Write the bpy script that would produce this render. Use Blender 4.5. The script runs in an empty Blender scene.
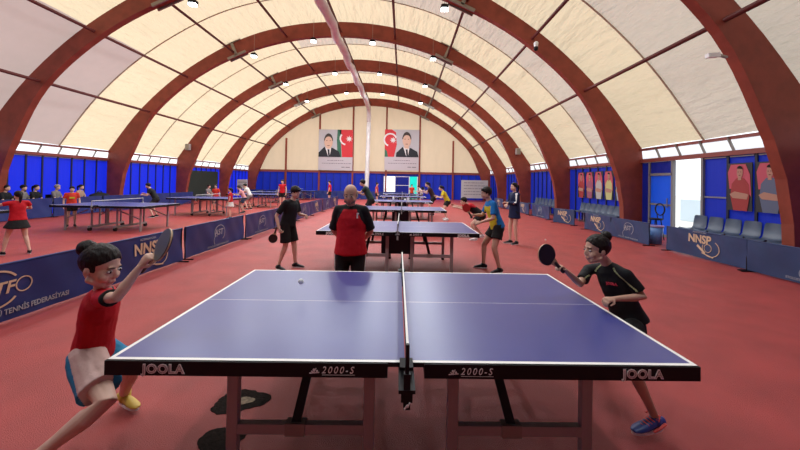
import bpy, bmesh, math, random
from mathutils import Vector, Matrix, noise
random.seed(7)
C = bpy.context.scene.collection
PI = math.pi
V = Vector

# ------------------------------------------------------------------ camera
F_PX, CX, CY = 324.2, 402.07, 179.28
PITCH, YAW, ROLL, CAM_H = 0.0104, 0.0033, 0.0184, 1.593
fw = V((-math.sin(YAW) * math.cos(PITCH), math.cos(YAW) * math.cos(PITCH), math.sin(PITCH)))
r0 = V((math.cos(YAW), math.sin(YAW), 0))
u0 = r0.cross(fw)
rr = math.cos(ROLL) * r0 + math.sin(ROLL) * u0
uu = -math.sin(ROLL) * r0 + math.cos(ROLL) * u0
camd = bpy.data.cameras.new('camera')
cam = bpy.data.objects.new('camera', camd)
C.objects.link(cam)
cam.matrix_world = Matrix(((rr.x, uu.x, -fw.x, 0), (rr.y, uu.y, -fw.y, 0), (rr.z, uu.z, -fw.z, CAM_H), (0, 0, 0, 1)))
camd.sensor_fit = 'HORIZONTAL'
camd.sensor_width = 36
camd.lens = F_PX / 800 * 36
camd.shift_x = -(CX - 400) / 800
camd.shift_y = (CY - 225) / 800
camd.clip_start = 0.05
camd.clip_end = 500
bpy.context.scene.camera = cam


def P(px, py, Y):
    """world point seen at a pixel of the photograph, at distance Y down the hall"""
    d = fw + rr * ((px - CX) / F_PX) - uu * ((py - CY) / F_PX)
    t = Y / d.y
    return V((d.x * t, Y, CAM_H + d.z * t))


# ------------------------------------------------------------------ light
w = bpy.data.worlds.new('world')
bpy.context.scene.world = w
w.use_nodes = True
bg = w.node_tree.nodes['Background']
bg.inputs[0].default_value = (0.86, 0.93, 1.0, 1)
bg.inputs[1].default_value = 1.5
sd = bpy.data.lights.new('sun', 'SUN')
sd.energy = 2.3
sd.angle = math.radians(3)
sd.color = (1.0, 0.95, 0.88)
sun = bpy.data.objects.new('sun', sd)
C.objects.link(sun)
sun.rotation_euler = V((0.62, 0.05, -0.95)).to_track_quat('-Z', 'Y').to_euler()
vs = bpy.context.scene.view_settings
vs.view_transform = 'Standard'
vs.look = 'None'
vs.gamma = 1
vs.use_curve_mapping = False
vs.exposure = 0.30

# ------------------------------------------------------------------ materials
MATS = {}


def mat(name, col, rough=0.6, metal=0.0, spec=0.5, bump=0, bscale=50, var=0, vscale=8, emit=0, transl=0, tcol=None, coat=0, stretch=None, bdist=.02):
    if name in MATS:
        return MATS[name]
    m = bpy.data.materials.new(name)
    m.use_nodes = True
    nt = m.node_tree
    b = nt.nodes['Principled BSDF']
    b.inputs['Base Color'].default_value = (*col, 1)
    b.inputs['Roughness'].default_value = rough
    b.inputs['Metallic'].default_value = metal
    b.inputs['Specular IOR Level'].default_value = spec
    if coat:
        b.inputs['Coat Weight'].default_value = coat
        b.inputs['Coat Roughness'].default_value = 0.15
    if emit:
        b.inputs['Emission Color'].default_value = (*col, 1)
        b.inputs['Emission Strength'].default_value = emit
    tc = nt.nodes.new('ShaderNodeTexCoord')
    mp = nt.nodes.new('ShaderNodeMapping')
    nt.links.new(tc.outputs['Object'], mp.inputs[0])
    if stretch:
        mp.inputs['Scale'].default_value = stretch
    colout = None
    if var:
        n = nt.nodes.new('ShaderNodeTexNoise')
        n.inputs['Scale'].default_value = vscale
        n.inputs['Detail'].default_value = 6
        nt.links.new(mp.outputs[0], n.inputs['Vector'])
        cr = nt.nodes.new('ShaderNodeValToRGB')
        cr.color_ramp.elements[0].position = 0.3
        cr.color_ramp.elements[1].position = 0.7
        cr.color_ramp.elements[0].color = (*[max(0, c * (1 - var)) for c in col], 1)
        cr.color_ramp.elements[1].color = (*[min(1, c * (1 + var)) for c in col], 1)
        nt.links.new(n.outputs[0], cr.inputs[0])
        nt.links.new(cr.outputs[0], b.inputs['Base Color'])
        colout = cr.outputs[0]
    if bump:
        n2 = nt.nodes.new('ShaderNodeTexNoise')
        n2.inputs['Scale'].default_value = bscale
        n2.inputs['Detail'].default_value = 4
        nt.links.new(mp.outputs[0], n2.inputs['Vector'])
        bp = nt.nodes.new('ShaderNodeBump')
        bp.inputs['Strength'].default_value = bump
        bp.inputs['Distance'].default_value = bdist
        nt.links.new(n2.outputs[0], bp.inputs['Height'])
        nt.links.new(bp.outputs[0], b.inputs['Normal'])
    if transl:
        t = nt.nodes.new('ShaderNodeBsdfTranslucent')
        t.inputs[0].default_value = (*(tcol or col), 1)
        mx = nt.nodes.new('ShaderNodeMixShader')
        mx.inputs[0].default_value = transl
        nt.links.new(b.outputs[0], mx.inputs[1])
        nt.links.new(t.outputs[0], mx.inputs[2])
        if bump:
            nt.links.new(bp.outputs[0], t.inputs['Normal'])
        nt.links.new(mx.outputs[0], nt.nodes['Material Output'].inputs[0])
    MATS[name] = m
    return m


CREAM = mat('cream membrane', (0.72, 0.60, 0.42), 0.75, spec=0.2, bump=1.0, bscale=1.3, bdist=.25, var=0.07, vscale=1.5, transl=0.5, tcol=(0.74, 0.61, 0.41), stretch=(2.5, .6, 2.5))
PALE = mat('pale membrane', (0.70, 0.62, 0.50), 0.75, spec=0.2, bump=1.0, bscale=1.6, bdist=.25, var=0.07, vscale=2, transl=0.42, tcol=(0.64, 0.56, 0.45), stretch=(2.5, .6, 2.5))
GREY_MEM = mat('grey membrane', (0.55, 0.47, 0.44), 0.75, spec=0.2, bump=0.2, bscale=1.2, var=0.05, vscale=2, transl=0.36, tcol=(0.50, 0.40, 0.36))
GABLE = mat('gable membrane', (0.66, 0.52, 0.38), 0.75, spec=0.2, bump=0.2, bscale=0.8, var=0.06, vscale=0.8, transl=0.5, tcol=(0.66, 0.50, 0.34), stretch=(3, 1, 1))
SEAM = mat('membrane seam', (0.45, 0.36, 0.26), 0.8)
TIMBER = mat('red brown glulam', (0.25, 0.05, 0.03), 0.55, spec=0.35, var=0.18, vscale=3, bump=0.1, bscale=8)
STEELRED = mat('dark red steel', (0.12, 0.022, 0.018), 0.5, spec=0.4)
BEAMRED = mat('brick red beam', (0.24, 0.05, 0.04), 0.55)
PLATE = mat('grey steel plate', (0.28, 0.25, 0.22), 0.5, metal=0.4)
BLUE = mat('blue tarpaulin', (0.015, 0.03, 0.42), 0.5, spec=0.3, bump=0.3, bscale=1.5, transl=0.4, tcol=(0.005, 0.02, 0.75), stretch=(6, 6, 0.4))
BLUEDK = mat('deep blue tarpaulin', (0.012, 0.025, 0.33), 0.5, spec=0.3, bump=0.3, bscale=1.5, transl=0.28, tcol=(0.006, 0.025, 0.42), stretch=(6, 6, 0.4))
NAVYSEAM = mat('black blue seam', (0.004, 0.006, 0.03), 0.6)
FLOORM = mat('red rubber floor', (0.35, 0.046, 0.042), 0.5, spec=0.42, bump=0.5, bscale=180, var=0.16, vscale=2.2)
WHITEGL = mat('white glazing', (0.85, 0.88, 0.9), 0.4, transl=0.75, tcol=(0.95, 0.97, 1.0))
BACKW = mat('grey end wall', (0.16, 0.12, 0.12), 0.8)
GROUND = mat('pale concrete outside', (0.6, 0.58, 0.54), 0.9, var=0.08)
FRAMEG = mat('grey door frame', (0.20, 0.19, 0.20), 0.5)
DOORB = mat('bright blue door', (0.02, 0.17, 0.75), 0.4, transl=0.4, tcol=(0.02, 0.2, 0.9))
TURQ = mat('turquoise sheet', (0.05, 0.6, 0.55), 0.4, transl=0.7, tcol=(0.05, 0.95, 0.85))
DARKGR = mat('dark green curtain', (0.012, 0.022, 0.018), 0.8, bump=0.3, bscale=3)
BLACK = mat('black plastic', (0.006, 0.006, 0.008), 0.5, spec=.25)
TTOP = mat('blue table lacquer', (0.05, 0.058, 0.24), 0.34, spec=0.55, var=0.05, vscale=3)
TTOPB = mat('bright blue table lacquer', (0.015, 0.04, 0.26), 0.35, spec=0.5)
TLINE = mat('white line paint', (0.85, 0.83, 0.80), 0.5)
TLEG = mat('taupe painted steel', (0.34, 0.30, 0.29), 0.42, metal=0.2)
LOGO = mat('white print', (0.9, 0.89, 0.86), 0.6)
NETW = mat('white net tape', (0.85, 0.84, 0.8), 0.7)
SKIN = mat('skin', (0.68, 0.43, 0.33), 0.5, spec=0.35, var=0.04, vscale=20)
SKIN2 = mat('tanned skin', (0.56, 0.33, 0.24), 0.5, spec=0.35, var=0.04, vscale=20)
HAIR = mat('dark brown hair', (0.012, 0.007, 0.006), 0.55, spec=.25, bump=0.6, bscale=60, stretch=(1, 1, 0.2))
GREYHAIR = mat('grey beard', (0.22, 0.19, 0.17), 0.8, bump=0.4, bscale=120)
EYEW = mat('eye white', (0.42, 0.38, 0.36), 0.3)
LIP = mat('lips', (0.36, 0.11, 0.09), 0.5)
NAVYB = mat('navy banner', (0.013, 0.032, 0.14), 0.42, spec=0.4, bump=0.25, bscale=3, var=0.25, vscale=1.6)
NAVYL = mat('light navy banner', (0.03, 0.055, 0.14), 0.4, spec=0.4, bump=0.25, bscale=3, var=0.25, vscale=1.6)
GOLD = mat('pale gold print', (0.60, 0.42, 0.28), 0.6)
SILV = mat('silver grey print', (0.34, 0.34, 0.38), 0.6)
SEATB = mat('blue grey seat', (0.05, 0.075, 0.13), 0.4)
WHITE = mat('white plastic', (0.8, 0.8, 0.8), 0.4)
DUCTM = mat('grey white duct fabric', (0.72, 0.71, 0.70), 0.7, bump=0.5, bscale=6, var=0.1, vscale=3)
LENS = mat('lit lamp lens', (0.85, 0.95, 1.0), 0.3, emit=14)
WOOD = mat('racket plywood', (0.55, 0.34, 0.2), 0.5)
REDR = mat('red rubber sheet', (0.45, 0.02, 0.02), 0.4)
BLKR = mat('black rubber sheet', (0.012, 0.012, 0.012), 0.4)
OLIVE = mat('dusty black rubber sheet', (0.075, 0.08, 0.055), 0.45)


def cloth(name, col, rough=0.75):
    return mat(name, col, rough, spec=0.25, bump=0.25, bscale=18)


# ------------------------------------------------------------------ mesh helpers
class MB:
    def __init__(s):
        s.v = []; s.f = []; s.m = []; s.cur = 0

    def add(s, vs_, fs_, mi=None):
        o = len(s.v)
        s.v += [tuple(p) for p in vs_]
        for f in fs_:
            s.f.append([i + o for i in f]); s.m.append(s.cur if mi is None else mi)

    def box(s, c, d, rot=None):
        x, y, z = d[0] / 2, d[1] / 2, d[2] / 2
        vs_ = [V((a * x, b * y, e * z)) for a in (-1, 1) for b in (-1, 1) for e in (-1, 1)]
        if rot is not None:
            vs_ = [rot @ q for q in vs_]
        c = V(c)
        s.add([q + c for q in vs_], [(0, 1, 3, 2), (4, 6, 7, 5), (0, 4, 5, 1), (2, 3, 7, 6), (0, 2, 6, 4), (1, 5, 7, 3)])
        return s

    def b2(s, x0, x1, y0, y1, z0, z1):
        return s.box(((x0 + x1) / 2, (y0 + y1) / 2, (z0 + z1) / 2), (abs(x1 - x0), abs(y1 - y0), abs(z1 - z0)))

    def bar(s, p, q, wx, wz, up=(0, 0, 1)):
        """rectangular bar from p to q"""
        p, q = V(p), V(q)
        t = (q - p).normalized(); up = V(up)
        sx = t.cross(up)
        if sx.length < 1e-4:
            sx = t.cross(V((0, 1, 0)))
        sx.normalize(); sz = sx.cross(t)
        vs_ = []
        for c in (p, q):
            for a, b in ((-1, -1), (1, -1), (1, 1), (-1, 1)):
                vs_.append(c + sx * a * wx / 2 + sz * b * wz / 2)
        s.add(vs_, [(0, 3, 2, 1), (4, 5, 6, 7), (0, 1, 5, 4), (1, 2, 6, 5), (2, 3, 7, 6), (3, 0, 4, 7)])
        return s

    def tube(s, st, side=(1, 0, 0), n=12, r0=True, r1=True):
        """loft: st = list of (centre, rx, ry); side = direction of rx; rounded ends when r0 / r1"""
        st = [(V(c), a, b) for c, a, b in st]
        side = V(side)

        def tang(i):
            a = st[max(0, i - 1)][0]; b = st[min(len(st) - 1, i + 1)][0]
            return (b - a).normalized()
        rings = []
        T = [tang(i) for i in range(len(st))]
        if r0:
            c, a, b = st[0]; k = min(a, b)
            for th in (80, 55, 28):
                th = math.radians(th)
                rings.append((c - T[0] * k * math.sin(th), a * math.cos(th), b * math.cos(th), T[0]))
        for i, (c, a, b) in enumerate(st):
            rings.append((c, a, b, T[i]))
        if r1:
            c, a, b = st[-1]; k = min(a, b)
            for th in (28, 55, 80):
                th = math.radians(th)
                rings.append((c + T[-1] * k * math.sin(th), a * math.cos(th), b * math.cos(th), T[-1]))
        vs_, fs_ = [], []
        for c, a, b, t in rings:
            x = side - t * side.dot(t)
            if x.length < 1e-3:
                x = t.orthogonal()
            x.normalize(); y = t.cross(x)
            for k in range(n):
                an = 2 * PI * k / n
                vs_.append(c + x * a * math.cos(an) + y * b * math.sin(an))
        for i in range(len(rings) - 1):
            for k in range(n):
                fs_.append((i * n + k, i * n + (k + 1) % n, (i + 1) * n + (k + 1) % n, (i + 1) * n + k))
        fs_.append(tuple(reversed(range(n)))); L = (len(rings) - 1) * n
        fs_.append(tuple(range(L, L + n)))
        s.add(vs_, fs_)
        return s

    def rod(s, p, q, r, n=8, r2=None):
        return s.tube([(p, r, r), (q, r2 or r, r2 or r)], (1, 0.01, 0.02), n, False, False)

    def ell(s, c, rad, M=None, n=12, fn=None):
        c = V(c); vs_, fs_ = [], []
        for i in range(n + 1):
            th = PI * i / n
            for k in range(2 * n):
                ph = PI * k / n
                q = V((rad[0] * math.sin(th) * math.cos(ph), rad[1] * math.sin(th) * math.sin(ph), rad[2] * math.cos(th)))
                if i in (0, n) and k:
                    continue
                if fn:
                    q = fn(q)
                if M is not None:
                    q = M @ q
                vs_.append(c + q)
        N = 2 * n

        def ix(i, k):
            return 0 if i == 0 else (1 + (n - 1) * N if i == n else 1 + (i - 1) * N + k % N)
        for i in range(n):
            for k in range(N):
                f = [ix(i, k), ix(i + 1, k), ix(i + 1, k + 1), ix(i, k + 1)]
                g = []
                for a in f:
                    if a not in g:
                        g.append(a)
                fs_.append(g)
        s.add(vs_, fs_)
        return s

    def prism(s, pts, M, th):
        """outline pts (2d) in plane of matrix M (4x4), thickness th along local z (centred)"""
        n = len(pts)
        a = [M @ V((x, y, -th / 2)) for x, y in pts]; b = [M @ V((x, y, th / 2)) for x, y in pts]
        s.add(a + b, [tuple(reversed(range(n))), tuple(range(n, 2 * n))] + [(i, (i + 1) % n, n + (i + 1) % n, n + i) for i in range(n)])
        return s

    def ring(s, M, ro, ri, th, a0=0, a1=360, n=32, sx=1, sy=1):
        """flat ring arc in plane of M"""
        k = max(3, int(n * (a1 - a0) / 360))
        vs_ = []
        for i in range(k + 1):
            an = math.radians(a0 + (a1 - a0) * i / k)
            for r in (ro, ri):
                for z in (-th / 2, th / 2):
                    vs_.append(M @ V((r * math.cos(an) * sx, r * math.sin(an) * sy, z)))
        fs_ = []
        for i in range(k):
            o, p = 4 * i, 4 * i + 4
            fs_ += [(o + 1, p + 1, p + 3, o + 3), (o, o + 2, p + 2, p), (o, p, p + 1, o + 1), (o + 2, o + 3, p + 3, p + 2)]
        fs_ += [(0, 1, 3, 2), (4 * k, 4 * k + 2, 4 * k + 3, 4 * k + 1)]
        s.add(vs_, fs_)
        return s

    def build(s, name, m, parent=None, smooth=False, fn=None, bevel=0):
        me = bpy.data.meshes.new(name)
        me.from_pydata(s.v, [], s.f)
        mats = m if isinstance(m, (list, tuple)) else [m]
        for k in mats:
            me.materials.append(k)
        for i, p in enumerate(me.polygons):
            p.material_index = fn(p.center) if fn else s.m[i]
            p.use_smooth = smooth
        me.update()
        o = bpy.data.objects.new(name, me)
        C.objects.link(o)
        if parent:
            o.parent = parent
        if bevel:
            b = o.modifiers.new('bevel', 'BEVEL'); b.width = bevel; b.segments = 2; b.limit_method = 'ANGLE'
        return o

    def fuse(s, name, m, parent=None, vox=0.01, smooth=3, fn=None, wrinkle=0, wscale=12, extra=None):
        """voxel-fuse all shells into one continuous surface"""
        me = bpy.data.meshes.new('t')
        me.from_pydata(s.v, [], s.f)
        bm = bmesh.new(); bm.from_mesh(me)
        bmesh.ops.recalc_face_normals(bm, faces=bm.faces); bm.to_mesh(me); bm.free()
        o = bpy.data.objects.new('t', me)
        C.objects.link(o)
        r = o.modifiers.new('r', 'REMESH'); r.mode = 'VOXEL'; r.voxel_size = vox; r.use_smooth_shade = True
        if smooth:
            q = o.modifiers.new('s', 'SMOOTH'); q.iterations = smooth; q.factor = 0.5
        dg = bpy.context.evaluated_depsgraph_get()
        out = bpy.data.meshes.new_from_object(o.evaluated_get(dg))
        bpy.data.objects.remove(o); bpy.data.meshes.remove(me)
        vs_ = [v.co.copy() for v in out.vertices]
        if wrinkle:
            for i, v in enumerate(out.vertices):
                d = noise.noise(v.co * wscale + V((3, 7, 1))) + 0.5 * noise.noise(v.co * wscale * 2.3)
                vs_[i] = v.co + v.normal * d * wrinkle
        fs_ = [tuple(p.vertices) for p in out.polygons]
        bpy.data.meshes.remove(out)
        b = MB(); b.add(vs_, fs_)
        if extra:
            b.add(extra.v, extra.f, 0)
        return b.build(name, m, parent, True, fn)


def empty(name, loc=(0, 0, 0), rz=0):
    o = bpy.data.objects.new(name, None)
    C.objects.link(o)
    o.location = loc; o.rotation_euler = (0, 0, rz)
    return o


def tag(o, label, cat, group=None, kind=None):
    o['label'] = label; o['category'] = cat
    if group:
        o['group'] = group
    if kind:
        o['kind'] = kind
    return o


def struct(o):
    o['kind'] = 'structure'
    return o


def dup(root, loc, rz=0, label=None, group=None):
    r = root.copy(); C.objects.link(r); r.location = loc; r.rotation_euler = (0, 0, rz)
    if label:
        r['label'] = label
    if group:
        r['group'] = group
    for ch in list(root.children):
        c = ch.copy(); C.objects.link(c); c.parent = r
        for g in list(ch.children):
            d = g.copy(); C.objects.link(d); d.parent = c
    return r


TXT = {}


def text(mb, s, M, size=1.0, bold=0.0, shear=0.0, spacing=1.0, sx=1.0, th=0.002, warp=None, align='CENTER'):
    """letters as solid meshes in plane of M; size = capital height"""
    key = (s, bold, shear, spacing, align)
    if key not in TXT:
        cu = bpy.data.curves.new('t', 'FONT')
        cu.body = s; cu.offset = bold; cu.shear = shear; cu.space_character = spacing
        cu.align_x = align; cu.resolution_u = 3; cu.extrude = 0.5
        o = bpy.data.objects.new('t', cu); C.objects.link(o)
        dg = bpy.context.evaluated_depsgraph_get()
        me = bpy.data.meshes.new_from_object(o.evaluated_get(dg))
        TXT[key] = ([v.co.copy() for v in me.vertices], [tuple(p.vertices) for p in me.polygons])
        bpy.data.objects.remove(o); bpy.data.meshes.remove(me)
    vs_, fs_ = TXT[key]
    k = size / 0.72
    out = []
    for v in vs_:
        q = V((v.x * k * sx, v.y * k, v.z * th))
        q = M @ q
        if warp:
            q = warp(q)
        out.append(q)
    mb.add(out, fs_)


def frame4(o, x, y):
    x = V(x).normalized(); y = V(y); y = (y - x * y.dot(x)).normalized(); z = x.cross(y); o = V(o)
    return Matrix(((x.x, y.x, z.x, o.x), (x.y, y.y, z.y, o.y), (x.z, y.z, z.z, o.z), (0, 0, 0, 1)))


# ------------------------------------------------------------------ the hall
HC, HW = -3.32, 11.8          # centre line and half width
XL, XR = HC - HW, HC + HW
Y0, Y1 = -3.4, 31.8
ARCHES = [-3.3, 1.55, 6.6, 11.6, 16.6, 21.65, 26.7, 31.6]


def smooth_prof(pts, n=6):
    out = []
    for i in range(len(pts) - 1):
        p0 = pts[max(0, i - 1)]; p1 = pts[i]; p2 = pts[i + 1]; p3 = pts[min(len(pts) - 1, i + 2)]
        for k in range(n):
            t = k / n
            out.append(tuple(0.5 * (2 * b + (c - a) * t + (2 * a - 5 * b + 4 * c - d) * t * t + (3 * b - a - 3 * c + d) * t ** 3) for a, b, c, d in zip(p0, p1, p2, p3)))
    out.append(pts[-1])
    return out


OUT_H = [(11.75, 2.95), (10.2, 5.05), (8.1, 7.0), (5.4, 8.65), (2.85, 9.48), (0, 9.76), (-2.85, 9.48), (-5.4, 8.65), (-8.1, 7.0), (-10.2, 5.05), (-11.75, 2.95)]
IN_H = [(10.72, 2.6), (9.65, 4.75), (7.7, 6.6), (5.4, 7.92), (2.75, 8.76), (0, 9.04), (-2.75, 8.76), (-5.4, 7.92), (-7.7, 6.6), (-9.65, 4.75), (-10.72, 2.6)]
OUTP = smooth_prof(OUT_H)
INP = smooth_prof(IN_H)

fl = MB(); fl.b2(XL - 0.1, XR + 0.1, Y0, Y1 + 0.1, -0.1, 0)
struct(fl.build('floor', FLOORM))
gr = MB(); gr.b2(-60, 60, -40, 90, -0.3, -0.11)
struct(gr.build('ground', GROUND))

# arches: one continuous glulam body each
outer = [(11.85, 0)] + [(11.83, 1.5), (11.8, 2.5)] + OUTP + [(-11.8, 2.5), (-11.83, 1.5), (-11.85, 0)]
inner = [(11.15, 0)] + [(11.12, 0.9), (10.98, 1.8)] + INP + [(-10.98, 1.8), (-11.12, 0.9), (-11.15, 0)]
for i, y in enumerate(ARCHES):
    m = MB(); n = len(outer)
    for dy in (-0.11, 0.11):
        m.v += [(HC + a, y + dy, z) for a, z in outer] + [(HC + a, y + dy, z) for a, z in inner]
    for k in range(n - 1):
        m.f += [(k, k + 1, n + k + 1, n + k), (2 * n + k, 3 * n + k, 3 * n + k + 1, 2 * n + k + 1),
                (n + k, n + k + 1, 3 * n + k + 1, 3 * n + k), (k, 2 * n + k, 2 * n + k + 1, k + 1)]
    m.f += [(0, n, 3 * n, 2 * n), (n - 1, 3 * n - 1, 4 * n - 1, 2 * n - 1)]
    m.m = [0] * len(m.f)
    o = struct(m.build('trim_%d' % (i + 1), TIMBER))
    if 2 <= i <= 7:
        for sgn in (-1, 1):
            pm = MB()
            R = Matrix.Rotation(sgn * math.radians(25), 3, 'Y')
            for dy in (-0.14, 0.14):
                for off in (-0.36, 0.36):
                    pm.box(V((HC + sgn * 5.45, y + dy, 8.28)) + R @ V((0, 0, off)), (1.0, 0.05, 0.12), R)
                pm.box((HC + sgn * 5.45, y + dy, 8.28), (0.14, 0.05, 0.7), R)
            pm.build('steel_plate', PLATE, o)
# purlins
k = 20
for (u, z) in [(-9.72, 4.98), (-7.82, 6.8), (-5.48, 8.12), (-2.78, 8.96), (0, 9.24), (2.78, 8.96), (5.48, 8.12), (7.82, 6.8), (9.72, 4.98)]:
    m = MB(); m.rod((HC + u, Y0, z), (HC + u, Y1, z), 0.055, 10)
    struct(m.build('trim_%d' % k, STEELRED, None, True)); k += 1

# membrane: one sheet per half bay and pieces in different tones
n = len(OUTP)
bays = []
for i in range(len(ARCHES) - 1):
    a, b = ARCHES[i], ARCHES[i + 1]; mid = (a + b) / 2
    bays += [(a, mid, 0), (mid, b, 1)]
bays.append((ARCHES[-1], Y1, 1))
sheet = MB()
for bi, (a, b, half) in enumerate(bays):
    NY = 5
    base = len(sheet.v)
    for j in range(NY + 1):
        t = j / NY; y = a + (b - a) * t
        for kk, (u, z) in enumerate(OUTP):
            puff = 0.10 * math.sin(PI * t) * (1 if half else 0.8)
            nn = V((u / 1.4, z + 1.0)).normalized()
            sheet.v.append((HC + u + nn.x * puff, y, z + nn.y * puff + 0.01))
    for j in range(NY):
        for kk in range(n - 1):
            p = base + j * n + kk
            sheet.f.append((p, p + 1, p + n + 1, p + n))
            u, z = OUTP[kk]
            mi = 0
            if half == 0:
                if u > -2.8:
                    mi = 1
                if u < -7.7 and b < 15:
                    mi = 2
            if u < -7.75 and b < 12:
                mi = 2
            if a < 5 and u < -7.6:
                mi = 2
            if a < 6.5 and u > 7.5:
                mi = 1
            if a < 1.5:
                mi = 3  # unseen bays overhead and behind, made dark and opaque to dim the foreground
            sheet.m.append(mi)
struct(sheet.build('ceiling', [CREAM, PALE, GREY_MEM, mat('added darkening lining', (0.25, 0.21, 0.20), 0.8)], None, True))
# seams
k = 40
for bi, (a, b, half) in enumerate(bays[:-1]):
    if half == 0:
        m = MB()
        pts = [V((HC + u * 0.998, b, z - 0.015)) for u, z in OUTP]
        for p, q in zip(pts, pts[1:]):
            m.bar(p, q, 0.05, 0.02)
        struct(m.build('trim_%d' % k, SEAM)); k += 1

# side walls, beams, window strips
for side, sx in (('left', -1), ('right', 1)):
    x = HC + sx * HW
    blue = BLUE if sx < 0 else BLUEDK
    wall = MB(); win = MB(); beam = MB(); br = MB(); seam = MB(); strip = MB()
    door = (9.17, 11.45)
    for i in range(len(ARCHES) - 1):
        a, b = ARCHES[i] + 0.11, ARCHES[i + 1] - 0.11
        nseg = 8
        for j in range(nseg):
            p, q = a + (b - a) * j / nseg, a + (b - a) * (j + 1) / nseg
            if sx > 0 and i == 2:
                bounds = [a, 7.1, 7.78, 8.46, 9.17]
                if j < 4:
                    p, q = bounds[j], bounds[j + 1]
                else:
                    continue
            NN = 4
            for t in range(NN):
                ya, yb = p + (q - p) * t / NN, p + (q - p) * (t + 1) / NN
                xa = x + 0.03 * math.sin(PI * t / NN); xb = x + 0.03 * math.sin(PI * (t + 1) / NN)
                wall.add([(xa, ya, 0), (xb, yb, 0), (xb, yb, 2.5), (xa, ya, 2.5)], [(0, 1, 2, 3)])
            seam.b2(x - sx * 0.03 - 0.015, x - sx * 0.03 + 0.015, p - 0.03, p + 0.03, 0, 2.46)
            strip.b2(x - 0.04, x + 0.04, p + 0.05, q - 0.05, 2.405, 2.435)
        # glazing panes in the slope between wall beam and membrane
        for j in range(6):
            p, q = a + (b - a) * j / 6, a + (b - a) * (j + 1) / 6
            win.add([(x - sx * 0.01, p, 2.55), (x - sx * 0.01, q, 2.55), (HC + sx * 11.74, q, 2.95), (HC + sx * 11.74, p, 2.95)], [(0, 1, 2, 3)])
            if j:
                br.bar((x - sx * 0.03, p, 2.55), (HC + sx * 11.65, p + 0.06, 2.93), 0.06, 0.03, (0, 1, 0))
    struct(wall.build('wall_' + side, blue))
    struct(seam.build('trim_%d' % (60 + (sx > 0)), NAVYSEAM))
    struct(strip.build('trim_%d' % (62 + (sx > 0)), PLATE))
    struct(win.build('window_%d' % (1 + (sx > 0)), WHITEGL))
    struct(br.build('trim_%d' % (64 + (sx > 0)), PLATE))
    beam.b2(x - 0.09, x + 0.09, Y0, Y1, 2.45, 2.57)
    struct(beam.build('trim_%d' % (66 + (sx > 0)), BEAMRED))
    b2 = MB(); b2.b2(HC + sx * 11.72 - 0.04, HC + sx * 11.72 + 0.04, Y0, Y1, 2.86, 2.94)
    struct(b2.build('trim_%d' % (68 + (sx > 0)), BEAMRED))

# right-hand doorway: blue leaf beside a bright open doorway
x = XR
m = MB()
for y in (9.17, 10.19, 11.13):
    m.b2(x - 0.06, x + 0.04, y - 0.035, y + 0.035, 0, 2.44)
m.b2(x - 0.06, x + 0.04, 10.19, 11.13, 1.98, 2.06)
m.b2(x - 0.05, x + 0.04, 10.19, 11.13, 1.0, 1.06)
m.b2(x - 0.05, x + 0.04, 10.19, 11.13, 0.0, 0.08)
m.b2(x - 0.03, x + 0.03, 8.5, 9.17, 1.33, 1.37)
struct(m.build('trim_70', FRAMEG))
m = MB(); m.b2(x - 0.02, x + 0.02, 10.22, 11.10, 0.08, 1.98)
d1 = struct(m.build('door_1', DOORB))
m = MB(); m.rod((x - 0.08, 10.34, 0.95), (x - 0.08, 10.34, 1.25), 0.015); m.build('door_handle', FRAMEG, d1)
m = MB(); m.b2(x - 0.02, x + 0.02, 11.13, 11.5, 0, 2.44); m.b2(x - 0.02, x + 0.02, 10.19, 11.13, 2.06, 2.44)
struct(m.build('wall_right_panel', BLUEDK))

# far gable
yb = Y1 - 0.05
m = MB()
base = [(HC + u, z) for u, z in OUTP]
m.v = [(a, yb, z) for a, z in base] + [(a, yb, 2.5) for a, z in base]
n = len(base)
for q in range(n - 1):
    m.f.append((q, q + 1, n + q + 1, n + q)); m.m.append(0)
struct(m.build('wall_back', GABLE))
m = MB(); sm = MB()
gaps = [(-1.86, -0.78), (0.6, 1.4)]
xs = [XL + (XR - XL) * j / 34 for j in range(35)]
for a, b in zip(xs, xs[1:]):
    mid = (a + b) / 2
    if any(g0 - 0.35 < mid < g1 + 0.35 for g0, g1 in gaps):
        continue
    for t in range(4):
        p, q = a + (b - a) * t / 4, a + (b - a) * (t + 1) / 4
        m.add([(p, yb + 0.04 * math.sin(PI * t / 4), 0), (q, yb + 0.04 * math.sin(PI * (t + 1) / 4), 0), (q, yb + 0.04 * math.sin(PI * (t + 1) / 4), 2.5), (p, yb + 0.04 * math.sin(PI * t / 4), 2.5)], [(0, 1, 2, 3)])
    sm.b2(a - 0.02, a + 0.02, yb - 0.03, yb - 0.01, 0, 2.4)
for (a, b, z0, z1) in ((-2.2, -1.86, 0, 2.5), (-0.78, 0.6, 0, 2.5), (1.4, 1.75, 0, 2.5), (-1.86, -0.78, 2.2, 2.5), (0.6, 1.4, 2.2, 2.5)):
    m.b2(a, b, yb - 0.01, yb + 0.01, z0, z1)
struct(m.build('wall_back_lower', BLUEDK)); struct(sm.build('trim_71', NAVYSEAM))
m = MB(); m.b2(XL, XR, yb - 0.1, yb + 0.02, 2.44, 2.66)
struct(m.build('trim_72', BEAMRED))
k = 73
for j in range(6):
    px = HC + (-8.15 + 3.26 * j)
    u = px - HC
    ztop = 9.76 - 0.0535 * u * u * (1 + 0.0015 * u * u)
    m = MB(); m.b2(px - 0.08, px + 0.08, yb - 0.22, yb - 0.1, 0, ztop - 0.1)
    struct(m.build('trim_%d' % k, TIMBER)); k += 1
m = MB()
m.b2(-0.78, 0.6, yb - 0.05, yb - 0.02, 2.15, 2.2); m.b2(-0.78, 0.6, yb - 0.05, yb - 0.02, 1.3, 1.35)
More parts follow.
